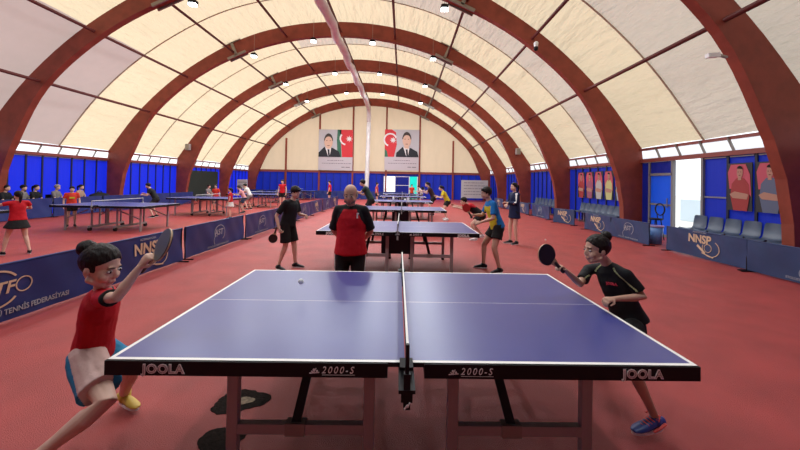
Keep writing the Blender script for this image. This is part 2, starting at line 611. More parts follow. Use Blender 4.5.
for a in (-1.86, -0.78, 0.6, 1.4):
    m.b2(a - 0.04, a + 0.04, yb - 0.06, yb, 0, 2.2)
struct(m.build('trim_80', WHITE))
m = MB(); m.b2(0.64, 1.36, yb - 0.01, yb + 0.01, 0, 2.2)
struct(m.build('door_2', TURQ))
# near end wall behind the viewer
m = MB(); m.b2(XL, XR, Y0 - 0.1, Y0, 0, 9.9)
struct(m.build('wall_front', BACKW))
# dark curtained opening on the left
m = MB(); m.b2(XL + 0.06, XL + 0.12, 22.0, 26.2, 0.0, 2.2)
struct(m.build('wall_left_curtain', DARKGR))
# hints of a yard outside the doorway
m = MB(); m.b2(14.5, 14.8, 12.0, 17, -0.1, 1.0)
tag(m.build('low_wall', mat('outside wall', (0.5, 0.6, 0.65), 0.8)), 'pale low wall outside the bright open doorway', 'wall', kind='structure')

# fabric duct along the ridge and down the far wall
root = tag(empty('fabric_duct', (HC, 20, 0)), 'long grey white fabric duct under the roof ridge, dropping down the far wall', 'duct')
m = MB()
st = []
for j in range(70):
    y = -3 + j * 0.47
    st.append((V((0.05 * math.sin(j * 0.9), y - 20, 8.62 + 0.04 * math.sin(j * 1.7))), 0.2 + 0.025 * math.sin(j * 2.1), 0.2 + 0.03 * math.sin(j * 1.3)))
st += [(V((0, 10.15, 8.5)), 0.2, 0.2), (V((-0.02, 10.5, 8.1)), 0.21, 0.21), (V((-0.04, 10.7, 7.4)), 0.21, 0.21)]
m.tube(st, (1, 0, 0), 14)
m.build('duct_tube', DUCTM, root, True)
m = MB(); m.tube([(V((-0.04 - 0.01 * j, 10.75, 7.3 - j * 0.7)), 0.2 + 0.02 * math.sin(j * 2), 0.2) for j in range(11)], (1, 0, 0), 14)
m.build('duct_drop', DUCTM, root, True)


# ------------------------------------------------------------------ lamps under the roof
LAMP_W = 150


def lamp(x, y, z, first=[None], label=''):
    if first[0] is None:
        t = empty('floodlight', (x, y, z))
        h = MB(); h.box((0, 0, 0.06), (0.26, 0.2, 0.12)); h.box((0, 0, 0.14), (0.16, 0.1, 0.06))
        h.build('lamp_housing', BLACK, t, bevel=0.01)
        l = MB(); l.box((0, -0.02, -0.03), (0.24, 0.18, 0.06)); l.build('lamp_lens', LENS, t, bevel=0.01)
        c = MB(); c.rod((0, 0, 0.17), (0, 0, 1.1), 0.008, 6); c.build('cord', PLATE, t)
        first[0] = t
    else:
        t = dup(first[0], (x, y, z))
    ld = bpy.data.lights.new('lamp_light', 'AREA'); ld.shape = 'DISK'; ld.size = .4; ld.energy = LAMP_W * (.45 if y < 8 else 1); ld.color = (0.88, 0.94, 1.0)
    lo = bpy.data.objects.new('lamp_light', ld); C.objects.link(lo); lo.location = (x, y, z - .08)
    tag(t, label, 'lamp', 'floodlights hanging under the roof')


ordn = ['leftmost', 'second from the left', 'third from the left', 'rightmost']
rowsl = [(11.2, [(193, 4), (None, -30), (None, -30), (444.5, 9)], 'nearest lit row, beside the nearest full arch'),
         (16.0, [(254, 56), (313.5, 41), (372.5, 43), (433, 59)], 'second lit row from the front'),
         (21.2, [(286, 84), (335, 73.5), (379.5, 74), (425, 86)], 'third lit row from the front'),
         (26.2, [(307, 101), (346.5, 93), (382.5, 94), (420.5, 103)], 'farthest row, by the last arches')]
for yy_, zz_ in ((6.2, 7.9), (1.2, 7.9)):  # rows out of view above the frame, added to brighten the hall
    for j, xx_ in enumerate((-8.6, -5.2, -1.6, 2.0)):
        lamp(xx_, yy_, zz_, label='unseen floodlight added for light %s, %s' % ('over the second table' if yy_ > 3 else 'over the foreground', ordn[j]))
for y, ps, nm in rowsl:
    for j, (px, py) in enumerate(ps):
        if px is None:
            continue
        p = P(px, py, y)
        lamp(p.x, p.y, p.z, label='white floodlight, %s lamp of the %s' % (ordn[j], nm))

for (px, py, y, lab, nm, cat) in ((188, 147, 21.4, 'small grey speaker box on the third arch on the left side', 'wall_speaker', 'speaker'),
                                  (518, 151.5, 21.4, 'small white speaker box on the third arch on the right side', 'wall_speaker', 'speaker'),
                                  (536, 47, 11.3, 'small white and black dome camera under the nearest full arch', 'security_camera', 'camera'),
                                  (716, 56, 6.4, 'small grey camera bracket sticking out from the arch at the top right', 'camera_bracket', 'camera')):
    p = P(px, py, y)
    t = tag(empty(nm, p), lab, cat)
    if cat == 'speaker':
        m = MB(); m.box((0, 0, 0), (0.3, 0.2, 0.42)); m.build('cabinet', mat('speaker grey', (0.4, 0.36, 0.33), 0.6), t, bevel=0.03)
        m = MB(); m.box((0, -0.105, 0), (0.22, 0.02, 0.34)); m.build('grille', PLATE, t)
        m = MB(); m.bar((0, 0.05, 0), (0, 0.2, 0), 0.06, 0.06); m.build('bracket', PLATE, t)
    elif nm == 'security_camera':
        m = MB(); m.tube([((0, 0, 0), 0.06, 0.06), ((0, 0, 0.12), 0.08, 0.08)], n=12); m.build('camera_body', WHITE, t, True)
        m = MB(); m.ell((0, 0, -0.05), (0.08, 0.08, 0.09)); m.build('dome', BLACK, t, True)
        m = MB(); m.rod((0, 0, 0.1), (0.1, 0.25, 0.3), 0.02); m.build('bracket', WHITE, t)
    else:
        m = MB(); m.bar((-0.18, 0, 0), (0.05, 0, 0.02), 0.09, 0.08); m.build('camera_body', WHITE, t)
        m = MB(); m.bar((0, 0, 0.03), (0.26, 0.05, 0.0), 0.05, 0.04); m.build('bracket', PLATE, t)


# ------------------------------------------------------------------ portraits and posters
def plane_poly(mb, M, pts, th=0.004):
    mb.prism(pts, M, th)


def ellpts(cx, cy, rx, ry, n=20, a0=0, a1=360):
    return [(cx + rx * math.cos(math.radians(a0 + (a1 - a0) * i / n)), cy + ry * math.sin(math.radians(a0 + (a1 - a0) * i / n))) for i in range(n)]


def portrait(px0, px1, side, label):
    y = yb - 0.3
    a, b = P(px0, 170, y), P(px1, 170, y)
    w_, zt, zm, zb = b.x - a.x, P((px0 + px1) / 2, 129.6, y).z, P((px0 + px1) / 2, 157, y).z, P((px0 + px1) / 2, 170.3, y).z
    t = tag(empty('portrait_banner', ((a.x + b.x) / 2, y, zb)), label, 'banner', 'leader portraits on the far wall')
    H = zt - zb; hm = zm - zb; hw = w_ / 2
    m = MB(); m.b2(-hw, hw, -0.01, 0.03, 0, hm); m.build('text_panel', mat('lilac grey paper', (0.52, 0.47, 0.50), 0.7), t)
    m = MB(); m.b2(-hw, hw, -0.01, 0.03, hm, H); m.build('picture_panel', mat('silver grey print ground', (0.48, 0.47, 0.50), 0.7), t)
    M = frame4((0, -0.02, 0), (1, 0, 0), (0, 0, 1))
    hp = H - hm
    red = mat('flag red', (0.60, 0.02, 0.03), 0.6); grn = mat('flag green', (0.03, 0.14, 0.08), 0.6); blu = mat('flag blue', (0.1, 0.25, 0.4), 0.6)
    suit = mat('portrait suit', (0.012, 0.014, 0.02), 0.7); face = mat('portrait skin', (0.66, 0.42, 0.31), 0.6)
    ph = mat('portrait hair', (0.05, 0.035, 0.03), 0.7); white = mat('portrait white', (0.75, 0.72, 0.72), 0.6)
    s = side
    fm = MB()   # flag cloth with wavy edge
    f0 = 0.12 * hw if s > 0 else -hw
    f1 = hw if s > 0 else -0.32 * hw
    if s > 0:
        fm.cur = 1; plane_poly(fm, M, [(0.12 * hw, hm), (0.36 * hw, hm), (0.30 * hw, hm + hp * .5), (0.32 * hw, H), (0.10 * hw, H), (0.06 * hw, hm + hp * .6)])
        fm.cur = 0; plane_poly(fm, M, [(0.38 * hw, hm), (hw, hm), (hw, H), (0.22 * hw, H), (0.30 * hw, hm + hp * .6)])
    else:
        fm.cur = 0; plane_poly(fm, M, [(-hw, hm), (-0.45 * hw, hm), (-0.30 * hw, hm + hp * .45), (-0.36 * hw, H - hp * .1), (-0.6 * hw, H), (-hw, H)])
        fm.cur = 1; plane_poly(fm, frame4((0, -0.024, 0), (1, 0, 0), (0, 0, 1)), [(-hw, hm), (-0.8 * hw, hm), (-0.86 * hw, hm + hp * .2), (-hw, hm + hp * .3)])
    fm.build('flag', [red, grn], t)
    cm = MB(); cx, cy = ((0.62 * hw, hm + hp * .68) if s > 0 else (-0.68 * hw, hm + hp * .62))
    M2 = frame4((cx, -0.03, cy), (1, 0, 0), (0, 0, 1)); r = hp * .25
    if s > 0:
        cm.ring(M2, r, r * 0.78, 0.004, 140, 260)
    else:
        cm.ring(M2, r, r * 0.78, 0.004, 20, 250)
    st8 = []
    for i in range(16):
        rr_ = r * (0.5 if i % 2 == 0 else 0.22); an = 2 * PI * i / 16
        st8.append((r * 0.42 + rr_ * math.cos(an), -0.05 * r + rr_ * math.sin(an)))
    plane_poly(cm, M2, st8); cm.build('crescent_and_star', white, t)
    # the sitter, kept generic
    fx = -0.42 * hw if s > 0 else 0.28 * hw
    fy = hm + hp * (.56 if s > 0 else .62)
    m = MB(); M3 = frame4((0, -0.04, 0), (1, 0, 0), (0, 0, 1))
    plane_poly(m, M3, [(max(-hw, fx - 0.62 * hw), hm), (fx + 0.72 * hw if s > 0 else hw * .98, hm), (fx + 0.62 * hw, hm + hp * .2), (fx + 0.25 * hw, hm + hp * .33), (fx - 0.25 * hw, hm + hp * .36), (max(-hw, fx - 0.6 * hw), hm + hp * .15)])
    m.build('suit', suit, t)
    m = MB(); M4 = frame4((0, -0.046, 0), (1, 0, 0), (0, 0, 1))
    plane_poly(m, M4, [(fx - .2 * hw, hm + hp * .36), (fx + .16 * hw, hm + hp * .33), (fx + .08 * hw, hm), (fx + .0 * hw, hm)])
    m.build('shirt', white, t)
    m = MB(); M5 = frame4((0, -0.052, 0), (1, 0, 0), (0, 0, 1))
    plane_poly(m, M5, [(fx - .06 * hw, hm + hp * .28), (fx + .06 * hw, hm + hp * .28), (fx + .1 * hw, hm), (fx + 0.0 * hw, hm)])
    m.build('tie', suit, t)
    m = MB(); plane_poly(m, M5, [(fx - .14 * hw, fy), (fx - .14 * hw, hm + hp * .32), (fx + .12 * hw, hm + hp * .3), (fx + .14 * hw, fy)])
    plane_poly(m, frame4((0, -0.056, 0), (1, 0, 0), (0, 0, 1)), ellpts(fx, fy, .25 * hw, hp * .27)); m.build('face', face, t)
    m = MB(); M6 = frame4((0, -0.062, 0), (1, 0, 0), (0, 0, 1))
    plane_poly(m, M6, ellpts(fx, fy + hp * .02, .265 * hw, hp * .275, 16, 0, 191) + ellpts(fx, fy + hp * .03, .215 * hw, hp * .15, 16, 180, -11)); m.build('hair', ph, t)
    m = MB()
    for ex in (-.1, .1):
        plane_poly(m, M6, ellpts(fx + ex * hw, fy + hp * 0.03, .04 * hw, hp * .014, 10))
    plane_poly(m, M6, ellpts(fx, fy - hp * .15, .08 * hw, hp * .014, 10)); m.build('facial_features', mat('portrait feature', (0.2, 0.08, 0.06), .7), t)
    m = MB()
    for i, (l, off) in enumerate(((0.9, 0.0), (1.5, 0.0))):   # unreadable lines of small writing
        zz = hm * (0.72 - 0.22 * i)
        xx = -l * hw / 2 * 1.05
        while xx < l * hw / 2 * 1.05:
            L = random.uniform(.05, .16) * hw
            m.b2(xx, xx + L, -0.02, -0.012, zz, zz + 0.045); xx += L + 0.035 * hw
    m.b2(.35 * hw, .55 * hw, -0.02, -0.012, hm * .22, hm * .22 + .06); m.b2(.6 * hw, .85 * hw, -0.02, -0.012, hm * .22, hm * .22 + .06)
    m.build('lettering', mat('print dark', (0.12, 0.1, 0.12), 0.7), t)


portrait(318.2, 352.3, 1, 'left portrait banner of a dark haired man, red flag at its right side')
portrait(384.3, 418.6, -1, 'right portrait banner of a dark haired man, red flag at its left side')


def poster(y0, y1, shirt, label, back, seed, small=False):
    z0, z1 = 1.05, 2.24
    w_ = y1 - y0
    t = tag(empty('player_poster', (XR - 0.08, (y0 + y1) / 2, z0)), label, 'poster', 'player posters on the right wall')
    H = z1 - z0; hw = w_ / 2
    # local x runs along -Y of the hall (left to right as seen from inside)
    def MM(d):
        return frame4((-d, 0, 0), (0, -1, 0), (0, 0, 1))
    m = MB(); m.b2(-0.0, 0.02, -hw, hw, 0, H); m.build('poster_sheet', back, t)
    m = MB(); plane_poly(m, MM(.006), [(-.8 * hw, H * .45), (.35 * hw, H * .5), (.95 * hw, H * .3), (.85 * hw, H * .75), (.5 * hw, H * .97), (-.7 * hw, H * .97), (-.95 * hw, H * .8)])
    m.build('coloured_ground', mat('poster pink', (0.50, 0.07, 0.11), .6), t)
    m = MB(); cxx = 0.05 * hw
    plane_poly(m, MM(.012), [(cxx - .75 * hw, H * .30), (cxx - .5 * hw, 0.0), (cxx + .6 * hw, 0.0), (cxx + .78 * hw, H * .28), (cxx + .72 * hw, H * .55), (cxx + .35 * hw, H * .68), (cxx - .25 * hw, H * .68), (cxx - .65 * hw, H * .56)])
    m.build('shirt', shirt, t)
    skin = mat('poster skin', (0.42, 0.21, 0.15), 0.6)
    m = MB(); plane_poly(m, MM(.018), ellpts(cxx + .03 * hw, H * .80, .24 * hw, H * .12))
    plane_poly(m, MM(.017), [(cxx - .12 * hw, H * .64), (cxx + .16 * hw, H * .64), (cxx + .14 * hw, H * .74), (cxx - .1 * hw, H * .74)]); m.build('face', skin, t)
    m = MB(); plane_poly(m, MM(.018), [(cxx - .8 * hw, H * .34), (cxx - .55 * hw, H * .26), (cxx + .6 * hw, H * .24), (cxx + .72 * hw, H * .34), (cxx + .5 * hw, H * .36), (cxx - .4 * hw, H * .40)]); m.build('folded_arms', skin, t)
    m = MB(); plane_poly(m, MM(.024), ellpts(cxx + .03 * hw, H * .83, .26 * hw, H * .11, 14, 20, 160)); m.build('hair', HAIR, t)
    m = MB()
    for ex in (-.08, .12):
        plane_poly(m, MM(.024), ellpts(cxx + ex * hw, H * .81, .045 * hw, H * .008, 8))
    plane_poly(m, MM(.024), ellpts(cxx + .03 * hw, H * .74, .08 * hw, H * .008, 8))
    m.build('facial_features', mat('poster feature', (0.10, 0.03, 0.03), .7), t)


DKP = mat('poster black', (0.02, 0.02, 0.025), 0.6)
poster(7.83, 8.42, mat('poster shirt red', (0.32, 0.03, 0.03), .6), 'wall poster of a player in a red shirt with folded arms', DKP, 1)
poster(7.18, 7.74, mat('poster shirt grey', (0.10, 0.12, 0.20), .6), 'wall poster of a player in a blue grey shirt with folded arms', DKP, 2)
cols = [((0.45, 0.05, 0.06), 'red'), ((0.30, 0.08, 0.14), 'dark pink'), ((0.42, 0.40, 0.38), 'pale grey'), ((0.50, 0.48, 0.20), 'pale yellow'), ((0.30, 0.33, 0.42), 'blue grey')]
for j, (c, nm) in enumerate(cols):
    y1_ = 15.6 - j * 0.68
    poster(y1_ - 0.58, y1_, mat('poster shirt ' + nm, c, .6), 'small far wall poster of a player in a %s shirt' % nm, DKP, j + 3)


def notice(pxa, pxb, pya, pyb_, Y, label, lines):
    a, b = P(pxa, pyb_, Y), P(pxb, pya, Y)
    t = tag(empty('notice_board', ((a.x + b.x) / 2, Y, 0)), label, 'board')
    hw = (b.x - a.x) / 2
    m = MB(); m.b2(-hw, hw, -0.02, 0.02, a.z, b.z); m.build('board', mat('grey white board', (0.50, 0.50, 0.50), .6), t)
    m = MB()
    for s in (-1, 1):
        m.rod((s * hw * .9, 0.03, 0), (s * hw * .9, 0.03, b.z), 0.025)
        m.bar((s * hw * .9, -.3, 0.02), (s * hw * .9, .3, 0.02), 0.04, 0.04)
    m.build('stand', PLATE, t)
    m = MB()
    for i in range(lines):
        z = b.z - (b.z - a.z) * (i + 1) / (lines + 1.2)
        x_ = -hw * .8
        while x_ < hw * random.uniform(.3, .85):
            L = random.uniform(.08, .3) * hw
            m.b2(x_, x_ + L, -0.03, -0.022, z, z + 0.05); x_ += L + .05 * hw
    m.build('lettering', mat('print grey', (0.16, 0.16, 0.18), .7), t)


notice(461, 488, 180.5, 198, 29.5, 'grey white notice board with lines of writing standing by the far right corner', 5)
notice(237, 247.5, 179.5, 189, 27.8, 'small pale notice board standing by the far left corner', 2)


# ------------------------------------------------------------------ table tennis tables
def make_table(kind, label, loc, group, detail=True):
    t = tag(empty('table_tennis_table', loc), label, 'table', group)
    top = TTOP if kind == 0 else TTOPB
    HX, HY = 1.37, 0.7625
    for s in (-1, 1):
        # playing surface with its painted lines
        m = MB()
        xs_ = [0.006, 1.35, 1.37]; ys_ = [-HY, -HY + .02, -.0015, .0015, HY - .02, HY]
        for i in range(2):
            for j in range(5):
                line = i == 1 or j in (0, 2, 4)
                if j in (0, 4) and i == 0 and False:
                    line = True
                x0, x1 = xs_[i] * s, xs_[i + 1] * s
                q = [(x0, ys_[j], .76), (x1, ys_[j], .76), (x1, ys_[j + 1], .76), (x0, ys_[j + 1], .76)]
                if s < 0:
                    q.reverse()
                m.add(q, [(0, 1, 2, 3)], 1 if line else 0)
        m.cur = 2
        xa, xb = sorted((0.006 * s, 1.37 * s))
        m.b2(xa, xb, -HY, HY, .738, .7598)
        p = m.build('tabletop', [top, TLINE, BLACK], t)
        # apron under the edge
        m = MB()
        xa, xb = sorted((0.085 * s, 1.375 * s))
        for yy in (-HY + .003, HY - .003):
            m.b2(xa, xb, yy - .012, yy + .012, .692, .7575)
        m.b2(1.355 * s, 1.375 * s, -HY, HY, .692, .7575); m.b2(.085 * s, .105 * s, -HY, HY, .70, .737)
        m.build('apron', BLACK, t)
        if kind == 0:
            fx = 1 if detail else 1
            lg = MB(); M = frame4((s * (1.102 if s > 0 else 1.108), -HY - .0105, .705), (1, 0, 0), (0, 0, 1))
            text(lg, 'JOOLA', M, .040, bold=.055, sx=1.02, spacing=1.12, th=.002); lg.build('logo', LOGO, t)
            if detail:
                lg = MB(); M = frame4((s * (1.102 if s > 0 else 1.108), -HY - .012, .705), (1, 0, 0), (0, 0, 1))
                text(lg, 'JOOLA', M, .040, bold=-.038, sx=1.02, spacing=1.12, th=.002); lg.build('logo_inline', BLACK, t)
            mk = MB(); TX = .325 if s > 0 else -.315; M = frame4((TX, -HY - .0105, .712), (1, 0, 0), (0, 0, 1))
            text(mk, '2000-S', M, .032, bold=.0, shear=.25, spacing=1.35, sx=.9, th=.002)
            mx = TX - .108
            for q, r_ in (((mx, .727), .006), ((mx + .014, .722), .005)):
                mk.prism(ellpts(0, 0, r_, r_, 10), frame4((q[0], -HY - .0105, q[1]), (1, 0, 0), (0, 0, 1)), .002)
            mk.bar((mx - .02, -HY - .0105, .712), (mx + .025, -HY - .0105, .716), .002, .004)
            mk.bar((mx - .012, -HY - .0105, .722), (mx + .004, -HY - .0105, .712), .002, .004)
            mk.bar((mx + .01, -HY - .0105, .735), (mx + .0, -HY - .0105, .716), .002, .004)
            mk.bar((TX - .07, -HY - .0105, .7045), (TX + .08, -HY - .0105, .7045), .002, .0012)
            mk.build('model_print', LOGO, t)
            LX = (.18, .868) if s < 0 else (.248, .935)
            for yy in (-.60, .60):
                for xx in LX:
                    m = MB(); m.b2(s * xx - .028, s * xx + .028, yy - .02, yy + .02, .02, .70)
                    o = m.build('leg', TLEG, t, bevel=.004)
                    f = MB(); f.tube([((s * xx, yy, 0), .035, .035), ((s * xx, yy, .03), .03, .03)], n=12, r0=False, r1=False); f.build('foot_pad', BLACK, o)
                m = MB(); m.bar((s * LX[0], yy, .335), (s * LX[1], yy, .335), .035, .05); m.build('cross_rail', TLEG, t)
                m = MB(); m.bar((s * (.49 if s < 0 else .47), yy + (.1 if yy < 0 else -.1), .70), (s * .55, yy, .36), .045, .02, (0, 1, 0)); m.build('folding_brace', BLACK, t)
                m = MB(); m.bar((s * .5, yy, .337), (s * .6, yy, .337), .05, .062); m.build('brace_clip', PLATE, t)
            for xx in LX:
                m = MB(); m.bar((s * xx, -.6, .66), (s * xx, .6, .66), .03, .04); m.build('top_rail', TLEG, t)
        else:
            for yy in (-.55, .55):
                m = MB(); m.b2(s * 1.12 - .02, s * 1.12 + .02, yy - .02, yy + .02, .0, .70); m.build('leg', TLEG, t)
                m = MB(); m.bar((s * 1.12, yy, .35), (s * .45, yy, .62), .02, .03); m.build('folding_brace', TLEG, t)
            m = MB()
            m.b2(s * .38 - .025, s * .38 + .025, -.05, .05, .12, .70); m.bar((s * .38, -.6, .12), (s * .38, .6, .12), .05, .06)
            m.bar((s * .38, -.55, .66), (s * .38, .55, .66), .03, .04)
            for yy in (-.5, .5):
                m.b2(s * .38 - .018, s * .38 + .018, yy - .018, yy + .018, .12, .68)
            m.build('undercarriage', TLEG, t)
            for yy in (-.56, .56):
                m = MB(); m.tube([((s * .38 - .03, yy, .05), .05, .05), ((s * .38 + .03, yy, .05), .05, .05)], (0, 1, 0), 14, False, False); m.build('wheel', BLACK, t)
    if kind == 0 and not detail:
        m = MB(); m.b2(-.3, .3, -.34, .34, .30, .69); m.build('undercarriage_box', mat('dark navy box', (.006, .01, .02), .6), t, bevel=.02)  # dark panels of the rollaway undercarriage, as one box
    # net: mesh, tape, posts with clamps
    m = MB()
    nx = 40 if detail else 18
    L = .9
    for i in range(nx * 2 + 1):
        y = -L + L * 2 * i / (nx * 2)
        m.bar((0, y, .765), (0, y, .905), .0016, .0016)
    for i in range(9 if detail else 5):
        z = .768 + .137 * i / (8 if detail else 4)
        m.bar((0, -L, z), (0, L, z), .0016, .0016, (1, 0, 0))
    m.build('net_mesh', BLACK if kind == 0 else mat('blue net', (.03, .05, .2), .7), t)
    m = MB(); m.b2(-.005, .005, -L, L, .900, .915); m.build('net_tape', NETW, t)
    for s in (-1, 1):
        m = MB(); m.rod((0, s * .915, .70), (0, s * .915, .92), .009); m.b2(-.014, .014, s * .915 - .012, s * .915 + .012, .655, .80)
        m.build('net_post', BLACK if detail else mat('grey post', (.35, .35, .36), .5), t)
        m = MB(); m.b2(-.035, .035, min(s * .70, s * .93), max(s * .70, s * .93), .722, .737); m.b2(-.03, .03, s * .79 - .04, s * .79 + .04, .762, .775)
        m.rod((0, s * .80, .62), (0, s * .80, .73), .008); m.ell((0, s * .80, .625), (.018, .018, .012), n=6); m.b2(-.024, .024, s * .9 - .02, s * .9 + .02, .68, .73)
        cl = m.build('net_clamp', BLACK, t)
        if detail:
            q = MB(); q.bar((-.010, s * .93, .660), (.004, s * .93, .678), .004, .006); q.bar((.004, s * .93, .667), (.012, s * .93, .688), .004, .004); q.build('clamp_mark', LOGO, cl)
    return t


MAINY = 1.512
tm = make_table(0, 'large blue table with black edge and white lines in the foreground', (0.029 - 0.012, MAINY + .7625, 0), 'blue tables in the middle row')
tm.rotation_euler = (0, 0, 0.016)
t2 = make_table(0, 'blue table just behind the foreground table, partly behind the man in red', (-0.075, 5.457 + .7625, 0), 'blue tables in the middle row', False)
for (x_, y_, lab) in ((-0.03, 9.85, 'third blue table from the front in the middle row'),
                      (-0.05, 14.1, 'fourth blue table from the front in the middle row, with white items on it'),
                      (-0.0, 18.9, 'fifth blue table from the front in the middle row'),
                      (-0.05, 23.2, 'farthest blue table in the middle row, before the bright doorway')):
    dup(t2, (x_, y_ + .7625, 0), 0, lab)
tl = make_table(1, 'blue folding table with wheels beside the child in the red shirt at the left', (-8.88, 10.15, 0), 'blue folding tables in the left row', False)
for (x_, y_, lab) in ((-10.8, 7.0, 'blue folding table cut by the left edge, beside the girl in the black skirt'),
                      (-8.75, 14.6, 'blue folding table in the left row beside the small girl in the white skirt'),
                      (-8.8, 19.4, 'fourth blue folding table of the left row, near the woman in the red top'),
                      (-8.8, 23.4, 'fifth blue folding table of the left row, before the far left corner'),
                      (-8.8, 27.6, 'farthest blue folding table of the left row by the far wall')):
    dup(tl, (x_, y_, 0), 0, lab)


# ------------------------------------------------------------------ barriers
def make_barrier(L, style, label, loc, rz, group, base=NAVYB, H=.65, lean=0, seed=0):
    """local x along the barrier, banner faces local -y"""
    t = tag(empty('barrier', loc, rz), label, 'barrier', group)

    def warp(q):
        return V((q.x, q.y + .012 * math.sin(q.x * 5 + seed) * math.sin(q.z * 6 + seed * 2) + .006 * math.sin(q.x * 13 + q.z * 9), q.z))
    m = MB(); nx, nz = 30, 10
    for sd_ in (-1, 1):
        o = len(m.v)
        for j in range(nz + 1):
            for i in range(nx + 1):
                q = warp(V((-L / 2 + L * i / nx, sd_ * .012, .03 + (H - .05) * j / nz))); m.v.append(tuple(q))
        for j in range(nz):
            for i in range(nx):
                p = o + j * (nx + 1) + i
                f = (p, p + 1, p + nx + 2, p + nx + 1)
                m.f.append(f if sd_ < 0 else f[::-1]); m.m.append(0)
    m.build('banner', base, t, True)
    m = MB(); m.rod((-L / 2, 0, H - .01), (L / 2, 0, H - .01), .014); m.build('top_rail', base, t)
    for s in (-1, 1):
        m = MB(); m.rod((s * (L / 2 - .02), 0, 0), (s * (L / 2 - .02), 0, H), .012); m.build('post', BLACK, t)
        m = MB(); m.bar((s * (L / 2 - .03), -.16, .012), (s * (L / 2 - .03), .16, .012), .025, .02); m.build('foot', BLACK, t)
    M = lambda x_, z_: frame4((x_, -.022, z_), (1, 0, 0), (0, 0, 1))
    if style == 'astf':
        m = MB(); text(m, 'ASTF', M(-.03, .33), .13, bold=.02, shear=.2, th=.003, warp=warp); m.build('lettering', GOLD, t)
        m = MB(); m.ring(M(-.0, .385), .215, .195, .003, 35, 325, 40, 1.1, .95); m.ring(M(.27, .385), .085, .073, .003); m.v = [tuple(warp(V(q))) for q in m.v]; m.build('emblem_ring', GOLD, t)
        m = MB(); text(m, 'AZƏRBAYCAN STOLÜSTÜ TENNİS FEDERASİYASI', M(.03, .10), .058, bold=.015, th=.003, warp=warp, sx=.80); m.build('small_lettering', SILV, t)
    elif style == 'nns':
        m = MB(); text(m, 'NNSP', M(-.05, .36), .18, bold=.03, th=.003, warp=warp, sx=.85)
        m.build('lettering', GOLD, t)
        m = MB(); m.ring(M(.22, .27), .2, .185, .003, -200, 60, 30, 1, .9); m.ring(M(.16, .27), .09, .08, .003); m.bar((-.1, -.024, .30), (.1, -.024, .15), .003, .05); m.bar((.02, -.024, .15), (.3, -.024, .09), .003, .02)
        m.v = [tuple(warp(V(q))) for q in m.v]; m.build('emblem_ring', GOLD, t)
        m = MB(); text(m, 'AZƏRBAYCAN', M(-.05, .575), .035, th=.003, warp=warp); m.build('small_lettering', SILV, t)
    elif style == 'ast':
        m = MB(); text(m, 'AST', M(-.02, .32), .13, bold=.02, shear=.2, th=.003, warp=warp); m.build('lettering', SILV, t)
        m = MB(); m.ring(M(.03, .36), .19, .175, .003, -60, 200, 40, 1.1, .95); m.ring(M(-.12, .2), .11, .10, .003, 60, 230); m.v = [tuple(warp(V(q))) for q in m.v]; m.build('emblem_ring', SILV, t)
        m = MB(); text(m, 'STOLÜSTÜ TENNİS FEDERASİYASI', M(0, .07), .04, th=.003, warp=warp); m.build('small_lettering', SILV, t)
    return t


g1 = 'navy barriers along the left aisle'
jl = [(2.2, 4.55, 'astf', 'navy barrier at the left edge with a gold ring emblem, behind the girl in red'),
      (4.6, 6.22, 'nns', 'navy barrier with gold NNSP letters behind the raised racket'),
      (6.34, 8.66, 'ast', 'navy barrier with silver emblem, right after the gap past the raised racket'),
      (8.72, 10.7, 'ast', 'second silver emblem barrier past the gap on the left aisle'),
      (10.76, 12.8, 'nns', 'navy barrier beside the boy in black, with gold letters'),
      (12.86, 14.9, 'ast', 'navy barrier just past the boy in black in the left aisle'),
      (14.96, 17.0, 'nns', 'navy barrier seventh along the left aisle'),
      (17.06, 19.1, 'ast', 'navy barrier eighth along the left aisle'),
      (19.2, 21.2, 'nns', 'farthest navy barrier of the left aisle')]
for i, (a, b, st_, lab) in enumerate(jl):
    make_barrier(b - a, st_, lab, (-4.25 + .03 * (i % 2), (a + b) / 2, 0), PI / 2, g1, seed=i)
g2 = 'navy barriers along the right side'
jr = [(4.2, 6.30, 'ast', 'navy barrier at the right edge of the picture, nearest on the right'),
      (6.34, 8.28, 'nns', 'navy barrier with gold letters before the row of seats on the right'),
      (8.80, 10.45, 'ast', 'navy barrier with silver emblem before the bright blue door'),
      (10.5, 12.0, 'nns', 'navy barrier before the small posters, next to the door arch'),
      (12.9, 14.1, 'nns', 'navy barrier at an angle between the small posters and the second arch', .25),
      (14.9, 16.9, 'ast', 'navy barrier right of the standing girl in the navy jacket', .0),
      (17.2, 18.9, 'nns', 'navy barrier just behind the standing girl in the navy jacket'),
      (19.2, 21.2, 'ast', 'far navy barrier left of the standing girl in the navy jacket'),
      (21.6, 23.6, 'nns', 'farthest navy barrier of the right side')]
for i, e in enumerate(jr):
    a, b, st_, lab = e[:4]
    make_barrier(b - a, st_, lab, (6.69 + .04 * (i % 2), (a + b) / 2, 0), -PI / 2 + (e[4] if len(e) > 4 else 0), g2, base=NAVYL, seed=i + 3, H=.62)
g3 = 'blue barriers along the left wall'
for i in range(6):
    a = 8.4 + i * 2.1
    make_barrier(2.05, 'plain', ['plain dark blue barrier by the left wall at the left edge', 'plain dark blue barrier before the seated spectators', 'plain dark blue barrier right of the seated spectators', 'plain dark blue barrier behind the first folding table', 'plain dark blue barrier behind the boy in black at the left wall', 'plain dark blue barrier at the far end of the left wall row'][i], (-13.6, a + 1.02, 0), PI / 2, g3, base=mat('blue banner', (.012, .03, .16), .45), seed=i, H=.75)
for i in range(7):
    make_barrier(2.05, 'plain', 'dark blue barrier crossing the far end, %s' % ['leftmost', 'second from the left', 'third from the left', 'fourth from the left', 'fifth from the left', 'sixth from the left', 'rightmost beside the aisle'][i], (-13.3 + i * 2.1, 29.0 + .1 * (i % 2), 0), 0, 'barriers across the far left end', base=mat('blue banner', (.012, .03, .16), .45), seed=i, H=.75)


